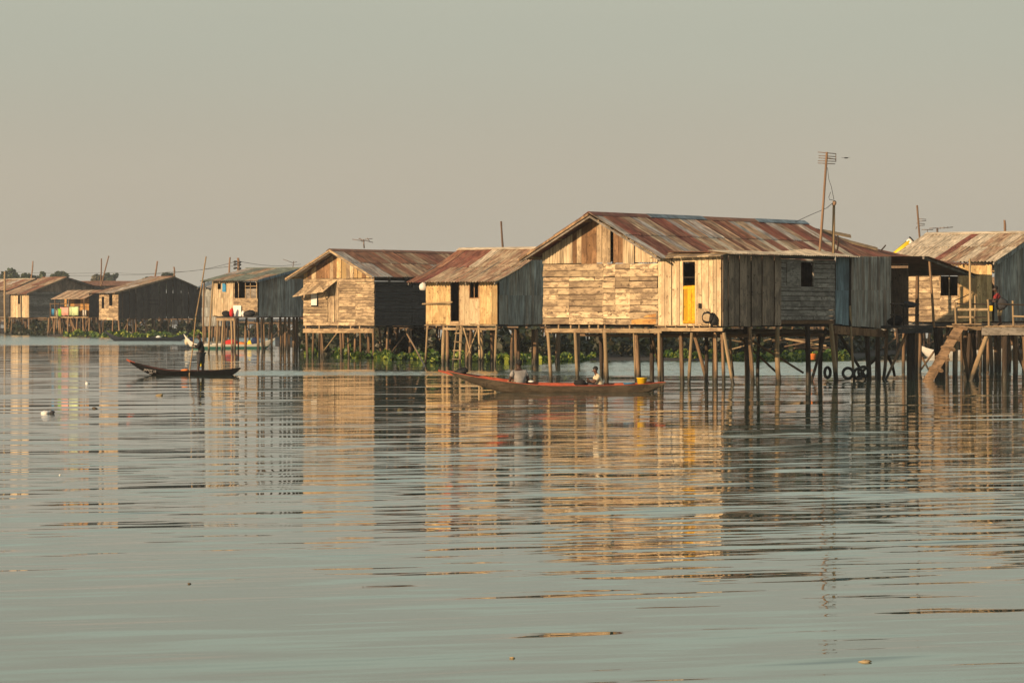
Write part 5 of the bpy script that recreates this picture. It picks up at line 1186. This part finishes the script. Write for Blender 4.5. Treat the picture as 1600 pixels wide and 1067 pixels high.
tag(lump('shoulder_bag', bq + Vector((.05, -.22, .85)), (.26, .12, .24), M['cloth_charcoal'], None, 6, amp=.1), 'large grey bag at the hip of the person on the platform', 'bag')
yb = thing('jerrycan', 'yellow jerrycan held by the person on the platform', 'jerrycan', bq + Vector((-.36, -.2, .58)))
box('can_body', (-.07, -.06, 0), (.07, .06, .2), M['pl_yellow'], yb); tubes('handle', [[(-.05, 0, .2), (-.04, 0, .25), (.04, 0, .25), (.05, 0, .2)]], .012, M['pl_yellow'], yb)
tag(lump('dark_bag', bq + Vector((-.36, -.18, .86)), (.12, .1, .12), M['rubber'], None, 5, amp=.1), 'small black bag in the hands of the person on the platform', 'bag')

# ------------------------------------------------------------ antennas, masts, wires
def mast(name, label, a, b, Y, r, kind='pole', cat='pole', group=None):
    t = thing(name, label, cat); pole('mast', P(*b, Y), P(*a, Y), r, kind, t); t['category'] = cat
    if group: t['group'] = group
    return t
def rods(parent, Y, segs, r=.012, dy=0):
    return tubes('antenna_rods', [[P(a, b, Y), P(c, d, Y + dy)] for a, b, c, d in segs], r, M['metal_rod'], parent, 5)
ta = mast('tv_antenna', 'tall television antenna mast above the striped roof', (1292, 238), (1281, 392), 131, .05, 'pole', 'antenna')
rods(ta, 131, ((1278, 238, 1306, 240.5), (1279, 243.5, 1306, 245), (1279, 247, 1306, 249), (1278, 251.5, 1306, 252.5), (1278, 255, 1305, 256.5), (1306, 240, 1306, 253), (1290, 246, 1306, 249.5)), .016)
mp_ = mast('mast_post', 'crooked wooden post carrying the wire beside the tall antenna', (1303, 314), (1302, 396), 131.5, .06, 'pole_pale', 'post')
lump('insulator', P(1303.5, 318, 131.4), (.08, .08, .1), M['pole'], mp_, 2)
tag(tubes('antenna_wire', [[P(1293, 262, 131), P(1295, 280, 131), P(1299, 292, 131), P(1303, 312, 131.4)], [P(1303, 316, 131.4), P(1292, 325, 133), P(1283, 329, 134), P(1262, 338, 137), P(1243, 347, 140)], [P(1298, 300, 131), P(1295, 308, 131), P(1296, 312, 131), P(1302, 313, 131.4)]], .012, M['wire'], None, 4), 'loose wire sagging from the crooked post to the striped roof', 'wire')
pole_s = mast('roof_stick', 'short dark stick standing on the far slope of the striped roof', (1309, 368), (1308, 392), 134, .035, 'stilt_dark', 'stick')
ck = mast('roof_stick', 'slanted stick on the roof of the rear porch', (1384, 383), (1377, 391), 139, .03, 'stilt_dark', 'stick')
tb = mast('tv_antenna', 'antenna mast left of the pale tin roof on the right', (1433, 321), (1439, 394), 165, .05, 'pole', 'antenna')
rods(tb, 165, ((1436, 342, 1447, 343), (1432, 349, 1445, 350), (1435, 353, 1445, 352), (1431, 358, 1433, 354), (1436, 346, 1447, 345)), .016)
tc_ = mast('tv_antenna', 'horizontal boom antenna beside the power post on the right', (1465, 356), (1465, 386), 168, .05, 'metal_rod', 'antenna') if False else None
t_ = thing('tv_antenna', 'wide boom antenna on a short mast right of the slender mast', 'antenna'); tubes('mast', [[P(1465, 386, 168), P(1464.5, 356, 168)]], .05, M['metal_rod'], t_)
rods(t_, 168, ((1440, 359, 1458, 359), (1452, 357, 1466, 356.5), (1466, 357, 1489, 355), (1449, 359, 1449, 369), (1469, 355, 1469, 358), (1475, 354.5, 1475, 357.5), (1481, 354, 1481, 357)), .018)
u_ = mast('utility_post', 'short thick utility post behind the pale roof on the right', (1478, 367), (1477, 384), 175, .09, 'pole', 'post')
tubes('crossbar', [[P(1467, 375.5, 175), P(1475, 375.5, 175)]], .03, M['wire'], u_)
mast('roof_pole', 'bare pole rising behind the right-hand ridge', (1569.5, 344), (1568, 375), 158, .06)
mast('roof_pole', 'bare pole rising behind the roof of the middle house', (783, 346), (786, 392), 185, .055)
td = thing('tv_antenna', 'flat boom antenna above the brown tin ridge', 'antenna'); tubes('mast', [[P(569, 388, 206), P(568, 374, 206)]], .04, M['metal_rod'], td)
rods(td, 206, ((550, 374, 570, 377), (560, 373, 583, 379), (570, 374, 582, 373), (562, 372, 566, 378), (574, 372, 578, 378)), .02)
te = thing('tv_antenna', 'small slanted antenna above the tin house', 'antenna'); tubes('mast', [[P(457, 422, 250), P(459, 408, 250)]], .03, M['metal_rod'], te)
rods(te, 250, ((442, 405, 458, 411), (458, 411, 464, 409)), .02)
uu = mast('utility_pole', 'utility pole with insulator brackets behind the tin house', (372, 403), (371, 430), 300, .12, 'pole')
for dy in (409, 413, 419): lump('insulator', P(367.5, dy, 299.8), (.18, .12, .1), M['wire'], uu, 1, 6, 4); lump('insulator', P(374.5, dy + 1, 299.8), (.15, .12, .1), M['wire'], uu, 2, 6, 4)
mast('roof_pole', 'bare pole standing left of the utility pole', (359.5, 402), (358.5, 431), 270, .07)
mast('roof_pole', 'pole rising behind the big dark house roof', (246, 408), (242, 434), 400, .1)
mast('roof_pole', 'short pole with crossbar above the big dark house', (272, 417), (272, 433), 400, .1)
mast('roof_pole', 'upright thin pole beside the slanted pole on the left', (158.5, 404), (157.5, 447), 400, .08)
mast('roof_pole', 'slanted pole with a rag on its tip on the left', (170, 400), (158, 447), 400, .08)
mast('roof_pole', 'mast above the far left trees', (51.5, 408), (48.5, 436), 480, .1)
mast('utility_pole', 'pale pole standing in the water at the far left edge', (7.5, 424), (8.5, 523), 424, .13, 'stilt_pale')
mast('mooring_pole', 'thin pole in the water between the black canoe and tin house', (333, 440), (326, 552), 228, .06, 'stilt_pale')
mast('mooring_pole', 'thin leaning pole right of the punting pole', (319, 440), (318, 545), 255, .07, 'stilt')
wl = []
for (a, b, Ya, Yb) in (((-20, 423), (180, 426), 520, 500), ((-20, 427), (180, 430), 520, 500), ((180, 426), (273, 424), 500, 400), ((273, 425), (371, 408), 400, 300), ((376, 409), (470, 413), 300, 330), ((180, 430), (371, 415), 500, 300), ((1440, 383), (1464, 376), 170, 170), ((1479, 371), (1490, 376), 175, 180)):
    A_, B_ = P(*a, Ya), P(*b, Yb); wl.append([A_.lerp(B_, t / 6) - Vector((0, 0, .25 * math.sin(math.pi * t / 6))) for t in range(7)])
tag(tubes('power_line', wl, .022, M['wire'], None, 4), 'thin overhead wires running behind the left roofs', 'wire')
# yellow machine arm
ym = thing('crane_arm', 'yellow machine arm with dark tip behind the rear porch roof', 'machine arm')
A_, B_ = P(1396, 403, 158), P(1423, 380, 158)
tubes('arm', [[A_, A_.lerp(B_, .5), B_]], .26, M['excav'], ym, 4)
tubes('arm_end', [[B_ - (B_ - A_) * .08, B_ + (B_ - A_) * .1]], .23, M['pl_white'], ym, 8); tubes('arm_tip', [[B_ + (B_ - A_) * .1, B_ + (B_ - A_) * .16]], .27, M['rubber'], ym, 8)
# bird
bc = P(1322, 247, 200); bd_ = thing('bird', 'small dark bird gliding right of the tall antenna', 'bird', bc)
lump('body', (0, 0, 0), (.13, .05, .04), M['rubber'], bd_, 1, 8, 5, .02)
for s_ in (-1, 1): mesh('wing', [(-.05, 0, .01), (.05, 0, .01), (.03 + .2 * s_, -s_ * .15, .03), (-.02 + .24 * s_, -s_ * .17, .03), (-.05, 0, -.005), (.05, 0, -.005), (.03 + .2 * s_, -s_ * .15, .02), (-.02 + .24 * s_, -s_ * .17, .02)], BOXF, M['rubber'], bd_)

# ------------------------------------------------------------ floating litter
def litter(name, px, py, s_, mat, label, seed, cat='litter'):
    Y = YW(py); tag(lump(name, P(px, py, Y) + Vector((0, 0, s_[2] * .4)), s_, M[mat], None, seed, amp=.3), label, cat, 'litter afloat on the lagoon')
litter('floating_foam', 70, 646, (.11, .1, .05), 'pl_white', 'white foam piece afloat at the left', 1)
litter('floating_rag', 81, 646, (.07, .08, .05), 'cloth_charcoal', 'dark rag afloat beside the white foam piece', 2)
litter('floating_debris', 148, 638.5, (.07, .08, .03), 'hull_brown', 'small brown scrap afloat right of the white foam', 3)
litter('floating_debris', 250, 618, (.11, .1, .04), 'cloth_khaki', 'olive scrap afloat below the black canoe', 4)
litter('floating_debris', 136, 600, (.08, .08, .05), 'pl_white', 'tiny pale scrap afloat left of the black canoe', 5)
litter('floating_debris', 625, 641, (.09, .1, .04), 'leaf_dry', 'small dry leaf clump afloat left of the wooden canoe bow', 6)
litter('floating_debris', 94, 742, (.018, .02, .01), 'pl_white', 'tiny white speck afloat at the left in calm water', 7)
litter('floating_debris', 1352, 1034, (.045, .04, .012), 'cloth_khaki', 'dry leaf afloat at the lower right of the picture', 8)
litter('floating_debris', 801, 1028, (.02, .02, .008), 'cloth_khaki', 'tiny leaf afloat at the bottom centre', 9)
litter('floating_debris', 296, 912, (.018, .02, .008), 'hull_brown', 'tiny brown fleck afloat in the lower left water', 10)

# ------------------------------------------------------------ far shore and trees
bank('far_shore', [(-260, 507), (100, 507), (500, 507), (900, 507), (1300, 507), (1860, 507)], 120, 1.2)
def tree(label, px, Y, ytop, wpx, mat='leaf_tree', n=1500, sz=.8):
    x_ = (px - 800) / F * Y; zt = HC + (HZ - ytop) / F * Y; rw_ = wpx / 2 / F * Y; rh = max(2.2, min(rw_ * 1.1, zt * .42)); zc_ = zt - rh
    t = thing('tree', label, 'tree', (x_, Y, 0))
    pole('trunk', (0, 0, -.5), (0, 0, zc_ + .3 * rh), .35, 'stilt', t)
    for k in range(5):
        a = R.uniform(0, 6.28); pole('limb', (0, 0, zc_ - rh * .6), (rw_ * .6 * math.cos(a), rw_ * .6 * math.sin(a), zc_ + rh * R.uniform(-.1, .5)), .14, 'stilt', t)
    cl_ = [(R.gauss(0, .42) * rw_, R.gauss(0, .42) * rw_, zc_ + R.uniform(-.75, .62) * rh, R.uniform(.22, .42)) for _ in range(22)]
    def f():
        c = R.choice(cl_); d = Vector((R.gauss(0, 1), R.gauss(0, 1), R.gauss(0, 1))).normalized() * c[3] * rw_ * R.random() ** .35
        return (c[0] + d.x, c[1] + d.y, c[2] + d.z * .8)
    leaves('crown', n, f, sz, mat, t, up=.5)
for a in (('broad dark tree at the left picture edge', 14, 820, 412, 46), ('bushy tree right of the broad one at the far left', 50, 720, 419, 34), ('tree above the ridge of the far left house', 92, 760, 422, 28), ('low shrub tree beside the far left ridge', 104, 740, 432, 14)): tree(*a)
tree('dry brownish tree top left of the round hazy tree', 156, 900, 427, 26, 'leaf_dry'); tree('round hazy tree above the long dark roof', 173, 980, 424, 26)
tree('small tree above the left slope of the big dark house', 232, 760, 429, 22); tree('tree top above the big dark house roof', 264, 760, 423, 22); tree('low tree left of the utility pole', 250, 820, 430, 16)

# ------------------------------------------------------------ haze
hz = mesh('haze', [(-440, -6, -4), (440, -6, -4), (440, 1520, -4), (-440, 1520, -4), (-440, -6, 32), (440, -6, 32), (440, 1520, 32), (-440, 1520, 32)], [(3, 2, 1, 0), (4, 5, 6, 7), (0, 1, 5, 4), (1, 2, 6, 5), (2, 3, 7, 6), (3, 0, 4, 7)], bpy.data.materials.new('haze_air'))
hm_ = hz.data.materials[0]; hm_.use_nodes = True; n_ = hm_.node_tree; n_.nodes.clear()
o_ = n_.nodes.new('ShaderNodeOutputMaterial'); v_ = n_.nodes.new('ShaderNodeVolumePrincipled'); v_.inputs['Density'].default_value = .00022; v_.inputs['Color'].default_value = (.93, .95, 1, 1); v_.inputs['Anisotropy'].default_value = .3
n_.links.new(v_.outputs[0], o_.inputs['Volume']); tag(hz, kind='stuff')
